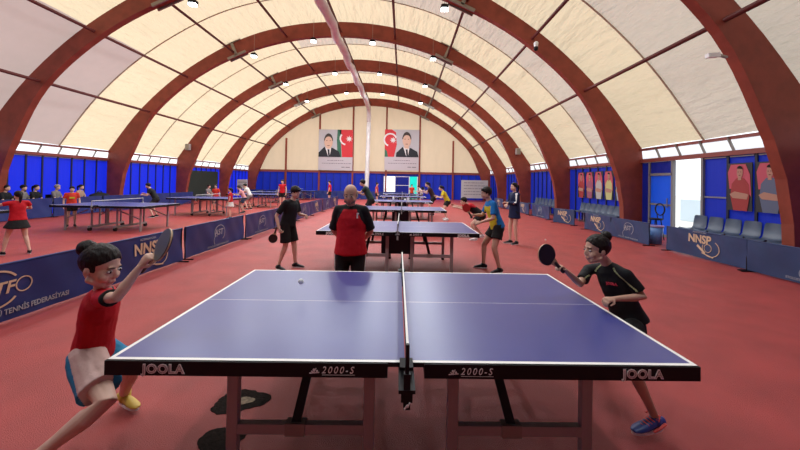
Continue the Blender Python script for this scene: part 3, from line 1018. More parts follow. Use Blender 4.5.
# ------------------------------------------------------------------ seats, stool, bin
def make_seat(label, loc, rz):
    t = tag(empty('plastic_seat', loc, rz), label, 'seat', 'blue grey seats along the right wall')
    m = MB()
    prof = [(.22, .44), (.20, .46), (.0, .43), (-.16, .44), (-.20, .50), (-.25, .66), (-.27, .80), (-.275, .83)]
    nW = 8
    for sd_ in (0, 1):
        o = len(m.v)
        for (y, z) in prof:
            for i in range(nW + 1):
                u = -1 + 2 * i / nW
                cup = .03 * u * u
                ww = .20 if z < .7 else .19 - .03 * (z > .81)
                m.v.append((u * ww, y + (cup if z > .5 else 0) - (.012 * sd_ if z > .48 else 0), z + (cup if z <= .5 else 0) - (.012 * sd_ if z <= .48 else 0)))
        for j in range(len(prof) - 1):
            for i in range(nW):
                p = o + j * (nW + 1) + i
                m.f.append((p, p + 1, p + nW + 2, p + nW + 1)); m.m.append(0)
    m.build('seat_shell', SEATB, t, True)
    m = MB(); m.bar((0, -.05, .0), (0, -.05, .42), .05, .05); m.bar((0, -.2, .02), (0, .18, .02), .05, .03); m.build('leg', PLATE, t)
    m = MB(); m.bar((-.22, -.05, .40), (.22, -.05, .40), .05, .04); m.build('seat_beam', mat('pale seat beam', (.25, .26, .3), .4), t)
    return t


s0 = None
cnt = 0
for (a, b, num, where) in ((6.85, 9.1, 6, 'below the two big posters'), (12.2, 15.0, 8, 'below the small posters'), (17.0, 20.2, 8, 'past the second arch')):
    for j in range(num):
        y = a + (b - a) * j / (num - 1)
        if where.startswith('below the two'):
            lab = 'blue grey plastic seat %s, %s' % (where, ['nearest to the right arch', 'second from the right arch', 'third from the right arch', 'third from the doorway', 'second from the doorway', 'nearest to the bright doorway'][j])
        else:
            lab = 'blue grey plastic seat in the row %s, %s' % (where, ['nearest of the row', 'second nearest of the row', 'third nearest of the row', 'fourth nearest of the row', 'fourth farthest of the row', 'third farthest of the row', 'second farthest of the row', 'farthest of the row'][j])
        if s0 is None:
            s0 = make_seat(lab, (8.1, y, 0), PI / 2)
        else:
            dup(s0, (8.1, y, 0), PI / 2, lab)

p = P(657.5, 232, 9.3)
t = tag(empty('tub', (7.15, 9.2, 0)), 'pale blue plastic tub in the gap between the right barriers', 'bin')
m = MB(); m.tube([((0, 0, 0.01), .15, .15), ((0, 0, .5), .19, .19)], n=20, r0=False, r1=False)
m.build('bin_body', mat('pale blue plastic', (.16, .34, .75), .35), t, True)
m = MB(); m.ring(Matrix.Translation((0, 0, .5)), .205, .17, .03); m.build('rim', mat('red pink rim', (.5, .3, .5), .4), t)
t = tag(empty('bar_stool', (7.75, 9.95, 0)), 'black stool with round back standing before the blue door', 'stool')
m = MB(); m.tube([((0, 0, .6), .17, .17), ((0, 0, .65), .17, .17)], n=20, r0=False, r1=False); m.build('seat', BLACK, t, True)
for a in range(4):
    an = a * PI / 2 + .78
    m = MB(); m.rod((.12 * math.cos(an), .12 * math.sin(an), .6), (.2 * math.cos(an), .2 * math.sin(an), 0), .014); m.build('leg', BLACK, t)
m = MB(); m.ring(frame4((.12, 0, .92), (0, 1, 0), (0, 0, 1)), .19, .165, .03); m.rod((.14, -.1, .62), (.12, -.12, .78), .012); m.rod((.14, .1, .62), (.12, .12, .78), .012); m.build('backrest', BLACK, t)
m = MB(); m.ring(Matrix.Translation((0, 0, .25)), .18, .165, .015); m.build('foot_ring', BLACK, t)

# ------------------------------------------------------------------ worn patches on the floor
rnd = random.Random(3)
for (px, py, Y, rx, ry, ang, lab) in ((241, 401, 2.33, .19, .12, .25, 'dark worn patch with a pale centre on the red floor under the table'), (221, 441, 1.93, .13, .12, .5, 'dark worn patch on the red floor nearest to the viewer, under the table')):
    q = P(px, py, Y)
    Y = 1.593 / ((1.593 - q.z) / Y); q = P(px, py, Y)
    m = MB(); pts = []
    for i in range(40):
        an = 2 * PI * i / 40; k_ = 1 + .13 * math.sin(3 * an + px) + rnd.uniform(-.05, .05)
        x_, y_ = rx * k_ * math.cos(an), ry * k_ * math.sin(an)
        pts.append((x_ * math.cos(ang) - y_ * math.sin(ang), x_ * math.sin(ang) + y_ * math.cos(ang)))
    m.prism(pts, Matrix.Translation((0, 0, .0015)), .003)
    o = m.build('worn_patch', mat('bared dark rubber', (.022, .016, .014), .9, spec=.05, bump=.6, bscale=80, var=.3, vscale=30)); o.location = (q.x, q.y, 0)
    tag(o, lab, 'floor patch')
    if px > 230:
        m = MB(); m.prism([(a * .33 + .03, b * .33 + .0) for a, b in pts], Matrix.Translation((0, 0, .0035)), .002)
        m.build('pale_centre', mat('bared concrete', (.22, .16, .10), .8, var=.5, vscale=40), o)

# ------------------------------------------------------------------ small things
def ball(loc, lab):
    m = MB(); m.ell((0, 0, 0), (.02, .02, .02), n=10)
    o = m.build('table_tennis_ball', WHITE, None, True); o.location = loc
    tag(o, lab, 'ball', 'table tennis balls')


ball(P(301, 281.5, 2.35), 'white ball in flight above the left half of the foreground table')
q = P(545.5, 238.5, 9.4); ball((q.x, q.y, .02), 'small white ball on the red floor right of the standing girl')
for (x_, lab, nm, cat, h) in ((-.42, 'white bottle standing on the fourth table of the middle row, left one', 'bottle', 'bottle', .24), (.10, 'white cup standing on the fourth table of the middle row, near the net', 'cup', 'cup', .12), (.24, 'white box standing on the fourth table of the middle row, right of the cup', 'box', 'box', .16)):
    t = tag(empty(nm, (x_, 14.45, .76)), lab, cat)
    m = MB()
    if nm == 'bottle':
        m.tube([((0, 0, 0), .045, .045), ((0, 0, .16), .045, .045), ((0, 0, .2), .018, .018), ((0, 0, .24), .018, .018)], n=12, r0=False, r1=False); m.build('bottle_body', WHITE, t, True)
        m = MB(); m.rod((0, 0, .235), (0, 0, .26), .02, 10); m.build('bottle_cap', mat('blue cap', (.05, .1, .5), .4), t)
    elif nm == 'cup':
        m.tube([((0, 0, 0), .035, .035), ((0, 0, .12), .045, .045)], n=14, r0=False, r1=False); m.build('cup_body', WHITE, t, True)
    else:
        m.box((0, 0, .08), (.1, .07, .16)); m.build('box_body', WHITE, t)
        m = MB(); m.box((0, 0, .163), (.104, .074, .012)); m.build('box_lid', LOGO, t)


def racket(loc, axis, normal, lab, face=BLKR, back=REDR, s=1.0, group=None):
    """blade axis (handle to tip) and face normal"""
    a = V(axis).normalized(); nrm = V(normal); nrm = (nrm - a * nrm.dot(a)).normalized(); x = a.cross(nrm)
    M = Matrix(((x.x, a.x, nrm.x, 0), (x.y, a.y, nrm.y, 0), (x.z, a.z, nrm.z, 0), (0, 0, 0, 1)))
    t = tag(empty('table_tennis_racket', loc), lab, 'racket', group)
    pts = [(s * .075 * math.cos(2 * PI * i / 32), s * (.135 + .079 * math.sin(2 * PI * i / 32))) for i in range(32)]
    m = MB(); m.prism(pts, M, .0062); m.prism([(-.014 * s, 0), (.014 * s, 0), (.03 * s, .07 * s), (-.03 * s, .07 * s)], M, .0062); m.build('blade', WOOD, t)
    for sg, mt in ((1, face), (-1, back)):
        pp = [(x_ * .97, y_ if y_ > .067 * s else .067 * s) for x_, y_ in pts]
        m = MB(); m.prism(pp, M @ Matrix.Translation((0, 0, sg * .0052)), .004); m.build('rubber', mt, t)
    m = MB(); m.tube([(M @ V((0, .035 * s, 0)), .013 * s, .011 * s), (M @ V((0, -.02 * s, 0)), .0145 * s, .012 * s), (M @ V((0, -.065 * s, 0)), .017 * s, .012 * s)], x, 12)
    m.build('handle', mat('dark handle', (.04, .02, .015), .5), t, True)


# ------------------------------------------------------------------ people
def hand(mb, wr, d, nrm, s, curl=.5, thumb=1, point=False):
    d = V(d).normalized(); nrm = V(nrm); nrm = (nrm - d * nrm.dot(d)).normalized(); l = d.cross(nrm) * thumb
    wr = V(wr)
    pl_ = .088 * s
    mb.tube([(wr - d * .02 * s, .026 * s, .020 * s), (wr + d * .02 * s, .031 * s, .018 * s), (wr + d * .055 * s, .039 * s, .0165 * s), (wr + d * pl_, .038 * s, .013 * s)], l, 12)
    for off, ln in ((.030, .92), (.010, 1.0), (-.011, .95), (-.031, .76)):
        p_ = wr + d * (pl_ - .012 * s) + l * off * s
        cu = curl * (.35 if (point and off > .02) else 1)
        ang = 0; pts = [(p_, .0088 * s, .0088 * s)]
        for seg, bend in ((.043, 55), (.027, 75), (.020, 50)):
            ang += math.radians(bend) * cu
            dd = d * math.cos(ang) + nrm * math.sin(ang)
            p_ = p_ + dd * seg * ln * s
            pts.append((p_, .0078 * s, .0078 * s))
        mb.tube(pts, l, 8)
    b = wr + d * .022 * s + l * .026 * s
    d1 = (d * .62 + l * .62 + nrm * .45 * (0.3 + curl)).normalized(); d2 = (d * .85 + l * (.35 - .5 * curl) + nrm * .5 * curl).normalized()
    mb.tube([(b, .013 * s, .013 * s), (b + d1 * .036 * s, .0105 * s, .0105 * s), (b + d1 * .036 * s + d2 * .028 * s, .0095 * s, .0095 * s), (b + d1 * .036 * s + d2 * .05 * s, .008 * s, .008 * s)], nrm, 8)


STAND = dict(pelvis=(0, 0, .93), hipL=(-.09, 0, .90), hipR=(.09, 0, .90), kneeL=(-.10, .03, .49), kneeR=(.10, .03, .49), ankL=(-.11, -.01, .08), ankR=(.11, -.01, .08),
             neck=(0, 0, 1.44), shL=(-.175, 0, 1.39), shR=(.175, 0, 1.39), elL=(-.235, -.02, 1.12), elR=(.235, -.02, 1.12), wrL=(-.24, .07, .88), wrR=(.24, .07, .88), head=(0, .03, 1.60), fwd=(0, 1, 0))
READY = dict(pelvis=(0, -.14, .80), hipL=(-.10, -.13, .77), hipR=(.10, -.13, .77), kneeL=(-.19, .12, .45), kneeR=(.19, .10, .45), ankL=(-.22, -.08, .08), ankR=(.22, -.12, .08),
             neck=(0, .16, 1.24), shL=(-.17, .12, 1.19), shR=(.17, .12, 1.19), elL=(-.24, .22, .95), elR=(.24, .22, .95), wrL=(-.14, .44, .98), wrR=(.18, .46, 1.02), head=(0, .27, 1.37), fwd=(0, 1, -.15))
SIT = dict(pelvis=(0, -.05, .52), hipL=(-.10, -.02, .50), hipR=(.10, -.02, .50), kneeL=(-.13, .40, .48), kneeR=(.13, .40, .48), ankL=(-.12, .38, .08), ankR=(.12, .38, .08),
           neck=(0, -.04, 1.02), shL=(-.175, -.04, .97), shR=(.175, -.04, .97), elL=(-.22, .06, .72), elR=(.22, .06, .72), wrL=(-.08, .28, .62), wrR=(.08, .28, .62), head=(0, .02, 1.19), fwd=(0, 1, -.1))


def person(label, J, loc=(0, 0, 0), face=0, h=1.7, bulk=1.0, vox=.02, skin=SKIN, hair='short', hairmat=None,
           top=None, topfn=None, sleeve=.62, hem=.02, bottoms='shorts', bot=None, botfn=None, botlen=.55, shoe=None, shoe_dir=None,
           curls=(.4, .4), palmN=(None, None), handd=(None, None), detail=0, group=None, legk=1.0, headk=1.0, topk=1.0, collar=None, up=(0, 0, 1), features=True, world=False, zhem=None, handpt=False):
    k = h / 1.7
    R3 = Matrix.Rotation(face, 3, 'Z')
    if world:
        base = V(loc)
        Q = {a: V(b) - base for a, b in J.items() if a != 'fwd'}; f = V(J['fwd']).normalized()
        if 'toeL' in J:
            Q['toeL'] = V(J['toeL']); Q['toeR'] = V(J['toeR'])
    else:
        Q = {a: R3 @ (V(b) * k) for a, b in J.items() if a not in ('fwd',)}
        f = (R3 @ V(J['fwd'])).normalized()
    t = tag(empty('person', loc), label, 'person', group)
    s = k * bulk
    side = (Q['shR'] - Q['shL']).normalized(); hside = (Q['hipR'] - Q['hipL']).normalized()
    pel, nk = Q['pelvis'], Q['neck']
    spine = nk - pel
    chest = pel + spine * .72; waist = pel + spine * .33
    bodyfwd = spine.cross(side) * -1
    bodyfwd = side.cross(spine).normalized() * -1
    if bodyfwd.dot(f) < -.2 and False:
        bodyfwd = -bodyfwd
    # true forward of the chest: up x right -> forward
    bodyfwd = spine.normalized().cross(side).normalized()
    ti = .88
    b = MB()
    b.tube([(pel - spine * .08, .125 * s * ti, .10 * s * ti), (pel + spine * .06, .15 * s * ti, .105 * s * ti), (waist, .125 * s * ti, .09 * s * ti), (chest, .15 * s * ti, .105 * s * ti), (nk - spine * .08, .095 * s * ti, .07 * s * ti)], side, 16)
    b.tube([(Q['shL'], .043 * s, .043 * s), (nk - spine * .06, .052 * s, .048 * s), (Q['shR'], .043 * s, .043 * s)], bodyfwd, 12)
    for c in 'LR':
        hp, kn, an = Q['hip' + c], Q['knee' + c], Q['ank' + c]
        lk = s * legk
        b.tube([(hp, .085 * lk, .085 * lk), (hp.lerp(kn, .5), .072 * lk, .072 * lk), (kn, .053 * lk, .055 * lk), (kn.lerp(an, .3), .052 * lk, .054 * lk), (kn.lerp(an, .7), .036 * lk, .038 * lk), (an, .032 * lk, .034 * lk)], hside, 14)
        sh, el, wr = Q['sh' + c], Q['el' + c], Q['wr' + c]
        b.tube([(sh, .042 * s, .042 * s), (sh.lerp(el, .5), .042 * s, .042 * s), (el, .036 * s, .036 * s), (el.lerp(wr, .3), .037 * s, .036 * s), (wr, .024 * s, .022 * s)], side, 12)
    # head
    hc = Q['head']; hk = k * headk
    up = V(up); rt = f.cross(up).normalized(); upv = rt.cross(f)
    HM = Matrix((rt, f, upv)).transposed()

    def H(x, y, z):
        return hc + HM @ (V((x, y, z)) * hk)

    def hell(mb, c, r, nn=12, fn=None):
        mb.ell(H(*c), [q_ * hk for q_ in r], HM, nn, fn)
    hell(b, (0, -.012, .035), (.073, .092, .082))
    hell(b, (0, .02, -.03), (.062, .068, .078))
    hell(b, (0, .052, -.088), (.028, .026, .022), 8)
    b.tube([(H(-.05, .0, -.06), .018 * hk, .03 * hk), (H(-.022, .055, -.085), .018 * hk, .02 * hk), (H(.022, .055, -.085), .018 * hk, .02 * hk), (H(.05, .0, -.06), .018 * hk, .03 * hk)], upv, 10)
    for sg in (-1, 1):
        hell(b, (sg * .036, .060, -.036), (.025, .022, .028), 8)
        hell(b, (sg * .074, -.008, -.012), (.009, .017, .028), 8)
    hell(b, (0, .074, .022), (.045, .010, .012), 8)
    b.tube([(H(0, .082, .008), .008 * hk, .008 * hk), (H(0, .098, -.022), .011 * hk, .010 * hk), (H(0, .093, -.034), .015 * hk, .009 * hk)], rt, 10)
    hell(b, (0, .082, -.058), (.024, .010, .009), 8)
    hell(b, (0, .080, -.070), (.020, .010, .008), 8)
    b.tube([(nk - spine.normalized() * .03 * s, .060 * s, .056 * s), (nk.lerp(hc, .45), .045 * s, .047 * s), (H(0, -.02, -.04), .045 * hk, .05 * hk)], side, 12)
    hm_ = MB() if vox > .007 else b
    hs = s * (.95)
    for i, c in enumerate('LR'):
        d_ = handd[i] if handd[i] is not None else (Q['wr' + c] - Q['el' + c])
        nn_ = palmN[i] if palmN[i] is not None else (bodyfwd * .5 - V((0, 0, .3)) + side * (.6 if c == 'L' else -.6))
        hand(hm_, Q['wr' + c], d_, nn_, hs, curls[i], thumb=(1 if c == 'L' else -1) * (1 if V(d_).normalized().cross(V(nn_)).dot(bodyfwd + V((0, 0, .5))) * (1 if c == 'L' else -1) > 0 else -1), point=handpt)
    body = b.fuse('body', skin, t, vox, 2, extra=(hm_ if hm_ is not b else None))
    if body.data.polygons:
        for p_ in body.data.polygons:
            p_.use_smooth = True
    # face
    if features:
        for sg in (-1, 1):
            m = MB(); hell(m, (sg * .031, .0775, .0), (.0165, .009, .0074), 8); e_ = m.build('eye', EYEW, t, True)
            m = MB(); hell(m, (sg * .031, .0835, -.0005), (.0078, .005, .0072), 8); m.build('iris', HAIR, e_, True)
            m = MB(); m.tube([(H(sg * .014, .088, .021), .0030 * hk, .002 * hk), (H(sg * .032, .085, .0235), .0036 * hk, .002 * hk), (H(sg * .048, .073, .018), .002 * hk, .002 * hk)], upv, 6); m.build('eyebrow', HAIR, t, True)
        m = MB(); m.tube([(H(-.022, .083, -.064), .002 * hk, .003 * hk), (H(-.010, .0905, -.0625), .0045 * hk, .003 * hk), (H(.010, .0905, -.0625), .0045 * hk, .003 * hk), (H(.022, .083, -.064), .002 * hk, .003 * hk)], upv, 8); m.build('mouth', LIP, t, True)
    # hair
    hmt = hairmat or HAIR

    HC0 = V((0, -.016, .035))

    def hairfn(low, front):
        def fn(q):
            q = q / hk + HC0
            x_, y_, z_ = q
            facem = (y_ > .026 and z_ < front - 5 * x_ * x_) or (y_ > -.025 and z_ < -.018)
            w1 = min((y_ - .022) / .010, (front + (.008 if tk < 1 else 0) - (8 if tk < 1 else 5) * x_ * x_ - z_) / .008)
            w2 = min((y_ + .028) / .012, (-.016 - z_) / .008)
            w_ = max(0, min(1, max(w1, w2)))
            if w_ > 0:
                q = q.lerp(V((x_ * .76, y_ * .74 if y_ > 0 else y_, .035 + (z_ - .035) * .85)), w_)
            if z_ < low:
                q = V((q.x * .75, q.y * (.8 if y_ > -.05 else .95), low - .01 + (z_ - low) * .3))
            q = q + V(q).normalized() * (.003 * noise.noise(q * 60))
            return (q - HC0) * hk
        return fn
    if hair != 'bald':
        m = MB()
        tk = .93 if hair in ('bun', 'pony') else 1.0
        low = {'short': -.055, 'cap': -.05, 'bun': -.07, 'pony': -.07, 'long': -.08}.get(hair, -.05)
        hell(m, HC0, (.088 * tk, .106 * tk, .097 * (tk + 1) / 2), 44 if detail else 16, hairfn(low, .062 if hair != 'short' else .052))
        if hair in ('short',):
            m.tube([(H(-.048, .052, .080), .02 * hk, .018 * hk), (H(0, .070, .083), .022 * hk, .018 * hk), (H(.048, .052, .080), .02 * hk, .018 * hk)], upv, 10)
        if hair == 'bun':
            BP = V((0, -.105, .075)) if detail == 1 else V((0, -.085, .105))
            m.ell(H(*BP), [(.046 if detail == 1 else .044) * hk] * 3, HM, 10, lambda q: q + q.normalized() * .006 * hk * noise.noise(q * 90))
            m.tube([(H(*(BP * .65)), .03 * hk, .03 * hk), (H(*(BP * .9)), .025 * hk, .025 * hk)], rt, 10)
        if hair in ('pony', 'long'):
            m.tube([(H(0, -.09, .06), .022 * hk, .022 * hk), (H(0, -.135, .03), .034 * hk, .03 * hk), (H(0, -.14, -.05), .036 * hk, .03 * hk), (H(0, -.12, -.15), .026 * hk, .02 * hk), (H(0, -.11, -.2), .01 * hk, .01 * hk)], rt, 10)
        m.build('hair', hmt, t, True)
        if hair == 'bun':
            m = MB(); m.ring(frame4(H(*(BP * .80 + V((0, 0, .008)))), rt, HM @ V((0, .6, .8))), .039 * hk, .022 * hk, .012 * hk, 0, 360, 20); m.build('hair_band', WHITE if detail == 1 else HAIR, t, True)
    # top
    cv = .007 if vox < .007 else max(vox, .009)
    g = topk
    if top:
        m = MB()
        h0 = pel - spine * hem
        m.tube([(h0, .188 * s * g, .138 * s * g), (pel + spine * .18, .166 * s * g, .122 * s * g), (waist + spine * .1, .150 * s * g, .115 * s * g), (chest, .162 * s * g, .118 * s * g), (nk - spine * .12, .150 * s * g, .10 * s * g), (nk - spine * .03, .085 * s, .07 * s)], side, 20, False, False)
        m.tube([(Q['shL'], .058 * s * g, .058 * s * g), (nk - spine * .055, .066 * s, .06 * s), (Q['shR'], .058 * s * g, .058 * s * g)], bodyfwd, 14)
        for c in 'LR':
            sh, el = Q['sh' + c], Q['el' + c]
            if sleeve <= 1:
                e = sh.lerp(el, sleeve)
                m.tube([(sh.lerp(el, -.02), .058 * s * g, .058 * s * g), (sh.lerp(el, sleeve * .6), .057 * s * g, .057 * s * g), (e, .060 * s * g, .060 * s * g)], side, 14, True, False)
            else:
                wr = Q['wr' + c]
                m.tube([(sh, .058 * s, .058 * s), (el, .048 * s, .048 * s), (el.lerp(wr, sleeve - 1), .036 * s, .036 * s)], side, 14, True, False)
        wrk = .006 if vox < .02 else .004
        m.fuse('shirt', top, t, cv, 1, topfn(Q, s) if topfn else None, wrk * k, 11)
        if collar:
            m = MB(); m.tube([(nk - spine.normalized() * .035 * s, .078 * s, .072 * s), (nk + spine.normalized() * .008 * s + bodyfwd * .004, .060 * s, .058 * s)], side, 16, False, False)
            m.build('collar', collar, t, True)
    # bottoms
    m = MB()
    if bottoms == 'shorts' or bottoms == 'trousers':
        m.tube([(pel + spine * .10, .142 * s, .108 * s), (pel, .158 * s, .118 * s), (pel - spine * .10, .155 * s, .118 * s)], hside, 18, False, True)
        for c in 'LR':
            hp, kn, an = Q['hip' + c], Q['knee' + c], Q['ank' + c]
            lk = s * legk
            if bottoms == 'shorts':
                m.tube([(hp + spine * .05, .098 * lk, .10 * lk), (hp.lerp(kn, botlen * .5), .098 * lk, .102 * lk), (hp.lerp(kn, botlen), .104 * lk, .108 * lk)], hside, 16, True, False)
            else:
                m.tube([(hp + spine * .05, .096 * lk, .10 * lk), (kn, .072 * lk, .075 * lk), (kn.lerp(an, .5), .066 * lk, .068 * lk), (an + V((0, 0, .005)), .06 * lk, .062 * lk)], hside, 16, True, False)
    elif bottoms == 'skirt':
        mid = (Q['kneeL'] + Q['kneeR']) / 2
        mid = (Q['hipL'] + Q['hipR']) / 2 * (1 - botlen) + mid * botlen
        m.tube([(pel + spine * .12, .13 * s, .10 * s), (pel, .165 * s, .135 * s), (mid, .26 * s, .22 * s)], hside, 24, False, False)
    m.fuse('shorts' if bottoms == 'shorts' else ('trousers' if bottoms == 'trousers' else 'skirt'), bot, t, cv, 1, botfn(Q, s) if botfn else None, .005 * k, 12)
    # shoes
    for i, c in enumerate('LR'):
        an = Q['ank' + c]
        td = Q.get('toe' + c)
        if td is None:
            td = R3 @ V((-.25 if c == 'L' else .25, 1, 0))
        td = V(td).normalized()
        hz = V((td.x, td.y, 0)).normalized()
        sd2 = td.cross(V((0, 0, 1))).normalized(); upn = sd2.cross(td)
        fs = .88 * k * (1.14 if detail == 2 else 1)
        heel = an - td * .045 * fs - upn * (.08 * k)
        m = MB()
        def S(u_, zc, rx, rz_):
            return (heel + td * u_ * fs + upn * (zc * fs + .012 * fs), rx * fs, rz_ * fs)
        m.tube([S(-.01, .042, .028, .036), S(.04, .045, .034, .042), S(.10, .042, .038, .038), S(.17, .028, .046, .026), S(.225, .020, .042, .018), S(.252, .015, .028, .012)], sd2, 14)
        m.tube([(an + V((0, 0, .02 * k)), .042 * k * legk, .042 * k * legk), (an - upn * .03 * k + td * .01, .040 * k, .046 * k)], sd2, 12, False, True)
        so = m.build('shoe', shoe or BLACK, t, True)
        m = MB(); n_ = 20
        pts = []
        for q_ in range(n_):
            a_ = 2 * PI * q_ / n_
            u_ = .12 + .145 * math.cos(a_); w_ = (.036 + .012 * max(0, math.cos(a_))) * math.sin(a_)
            pts.append((u_ * fs, w_ * fs))
        m.prism(pts, frame4(heel + upn * .012 * fs, td, upn.cross(td)), .022 * fs); m.build('sole', WHITE, so, False)
        if detail == 2:
            coral = mat('coral laces', (.9, .12, .10), .5)
            m = MB()
            for q_ in range(5):
                u_ = .07 + q_ * .025; zz = .092 - q_ * .011
                m.tube([(heel + td * u_ * fs + upn * (zz + .005) * fs - sd2 * .028 * fs, .004, .004), (heel + td * (u_ + .012) * fs + upn * (zz + .014) * fs, .005, .005), (heel + td * u_ * fs + upn * (zz + .005) * fs + sd2 * .028 * fs, .004, .004)], upn, 6)
            for sg in (-1, 1):
                m.tube([(heel + td * .07 * fs + upn * .105 * fs, .005, .005), (heel + td * .05 * fs + upn * .13 * fs + sd2 * .035 * sg * fs, .005, .005), (heel + td * .08 * fs + upn * .10 * fs + sd2 * .05 * sg * fs, .004, .004)], td, 6)
            m.build('laces', coral, so, True)
            m = MB()
            for sg in (-1, 1):
                m.tube([(heel + td * .0 * fs + upn * .06 * fs + sd2 * sg * .036 * fs, .006, .010), (heel + td * .06 * fs + upn * .045 * fs + sd2 * sg * .045 * fs, .006, .010), (heel + td * .12 * fs + upn * .03 * fs + sd2 * sg * .048 * fs, .005, .008)], upn, 6)
            m.build('side_stripe', coral, so, True)
    return t, Q, HM, H


TREC = {}
RED = cloth('red jersey', (0.50, 0.008, 0.018)); BLK = cloth('black jersey', (0.010, 0.010, 0.012)); BLKS = cloth('black shorts', (0.012, 0.011, 0.012))
PINK = cloth('pale pink shorts', (0.62, 0.42, 0.38)); TEAL = cloth('teal blue shorts', (0.02, 0.20, 0.38)); BLUEJ = cloth('bright blue jersey', (0.01, 0.14, 0.42)); YEL = cloth('yellow jersey', (0.62, 0.50, 0.03))
NAVYJ = cloth('navy jacket', (0.010, 0.016, 0.06)); WHT = cloth('white cloth', (0.62, 0.58, 0.55)); GREYC = cloth('grey cloth', (0.20, 0.18, 0.18)); GRN = cloth('dark green jersey', (0.02, 0.04, 0.035))
ORG = cloth('orange red shirt', (0.60, 0.04, 0.02)); DENIM = cloth('denim', (0.05, 0.08, 0.15)); PNK = cloth('pink shirt', (0.6, 0.25, 0.25)); STRIPE = cloth('pale green piping', (0.45, 0.5, 0.25))

# girl in the red shirt, left front
JA = dict(pelvis=P(92, 353, 1.95), hipL=P(101, 354, 2.05), hipR=P(86, 361, 1.86), kneeL=P(132, 368, 2.08), kneeR=P(106, 402, 1.70), ankL=P(124, 394, 2.26), ankR=P(34, 459, 1.60),
          neck=P(103, 290, 1.86), shL=P(112, 297, 1.97), shR=P(101, 299, 1.77), elL=P(103, 326, 2.10), elR=P(117, 297, 1.66), wrL=P(112, 345, 2.14), wrR=P(140, 267, 1.71),
          head=P(101, 266.5, 1.82), fwd=(1, .02, -.28), toeL=(.85, -.35, 0), toeR=(.5, .25, -.75))


def fn_a_top(Q, s):
    sh, el = Q['shR'], Q['elR']; ax = (el - sh)
    ax2 = Q['elL'] - Q['shL']

    def f(c):
        for a, b_ in ((sh, ax), (Q['shL'], ax2)):
            tt = (V(c) - a).dot(b_) / b_.length_squared
            if tt > .50 and (V(c) - a - b_ * tt).length < .075 * s:
                return 1
        return 0
    return f


def fn_a_bot(Q, s):
    hs = (Q['hipR'] - Q['hipL']).normalized()
    sp = (Q['neck'] - Q['pelvis']).normalized(); fd = sp.cross(hs)

    def f(c):
        q = V(c) - Q['pelvis']
        u_ = q.x * .72 + q.y * .69
        return 1 if (u_ < -.075 - q.z * .35 or u_ > .085) else 0
    return f


baseA = V((JA['pelvis'].x, 1.95, 0))
wa = V(JA['wrR']); da = (V(JA['wrR']) - V(JA['elR'])).normalized()
ra_axis = (P(174, 234, 1.62) - P(151, 262, 1.68)).normalized()
person('girl in red shirt and pink and blue shorts lunging at the left', JA, loc=baseA, h=1.42, bulk=.92, vox=.0048, hair='bun', top=[RED, BLK], topfn=fn_a_top, sleeve=.62, hem=.02,
       bottoms='shorts', bot=[PINK, TEAL], botfn=fn_a_bot, botlen=.72, shoe=mat('yellow shoe', (.62, .42, .06), .5), world=True, detail=1, curls=(.5, .8),
       handd=(None, (.55, .05, .8)), palmN=(None, (.3, .85, -.2)), legk=1.16, headk=1.2, topk=.98, up=(-.22, 0, 1), collar=BLK)
gp = wa + V((.05, .022, .055))
vv = (gp - V((0, 0, CAM_H))).normalized(); vp = (vv - ra_axis * vv.dot(ra_axis)).normalized()
racket(P(149, 262, 1.745), ra_axis, -vp * .42 + ra_axis.cross(vp) * .91, 'racket with a dark dusty sheet, raised by the girl in the red shirt', OLIVE, BLKR, 1.12, 'rackets in players hands')

# girl in the black shirt, right front
JB = dict(pelvis=V((1.70, 2.42, .60)), hipL=V((1.66, 2.31, .575)), hipR=V((1.69, 2.50, .575)), kneeL=P(631, 366, 2.04), kneeR=V((1.47, 2.66, .37)), ankL=P(656, 419, 2.09), ankR=V((1.70, 2.84, .08)),
          neck=P(607, 263, 2.47), shL=P(627, 275, 2.34), shR=P(588, 270, 2.60), elL=P(643, 297, 2.30), elR=P(580, 284, 2.48), wrL=P(613, 299, 2.16), wrR=P(565, 270, 2.40),
          head=P(596.5, 249.5, 2.42), fwd=(-1, -.06, -.05), toeL=(-.95, -.22, 0), toeR=(-.9, -.3, 0))


def fn_b_top(Q, s):
    sp = (Q['neck'] - Q['pelvis']).normalized()

    def f(c):
        c = V(c)
        for a in 'LR':
            n0, sh, el = Q['neck'], Q['sh' + a], Q['el' + a]
            q0 = n0.lerp(sh, .45); q1 = sh.lerp(el, .62)
            ax = q1 - q0; tt = (c - q0).dot(ax) / ax.length_squared
            fd = sp.cross((Q['shR'] - Q['shL']).normalized())
            if -.05 < tt < 1.1:
                off = (c - q0 - ax * tt)
                lat = off.dot(ax.normalized().cross(fd).normalized())
                if abs(lat + .012) < .0055 and off.dot(fd) > 0:
                    return 1
        return 0
    return f


baseB = V((1.65, 2.42, 0))
pb, QB, HMB, HB = person('girl in black shirt with pale piping at the right of the foreground table', JB, loc=baseB, h=1.42, bulk=.86, vox=.0048, skin=SKIN2, hair='bun', top=[BLK, STRIPE], topfn=fn_b_top, sleeve=.72, hem=.0,
       bottoms='shorts', bot=[BLKS], botlen=.75, shoe=mat('blue shoe', (.03, .06, .28), .4), world=True, detail=2, curls=(.7, .6), palmN=((-.2, .2, -1), (.2, .1, -1)), handd=(None, None), legk=.95, headk=1.08)
m = MB(); cpt = (QB['pelvis'].lerp(QB['neck'], .68))
fdB = (QB['neck'] - QB['pelvis']).normalized().cross((QB['shR'] - QB['shL']).normalized())
Mx = frame4(cpt + fdB * .105 + V((.02, -.03, .02)), (QB['shL'] - QB['shR']), (QB['neck'] - QB['pelvis']))
text(m, 'JOOLA', Mx, .018, bold=.04, th=.006); m.build('chest_print', mat('red print', (.55, .03, .06), .6), pb)
wb = V(JB['wrR'])
rax = (P(546, 254, 2.34) - P(560, 268, 2.38)).normalized()
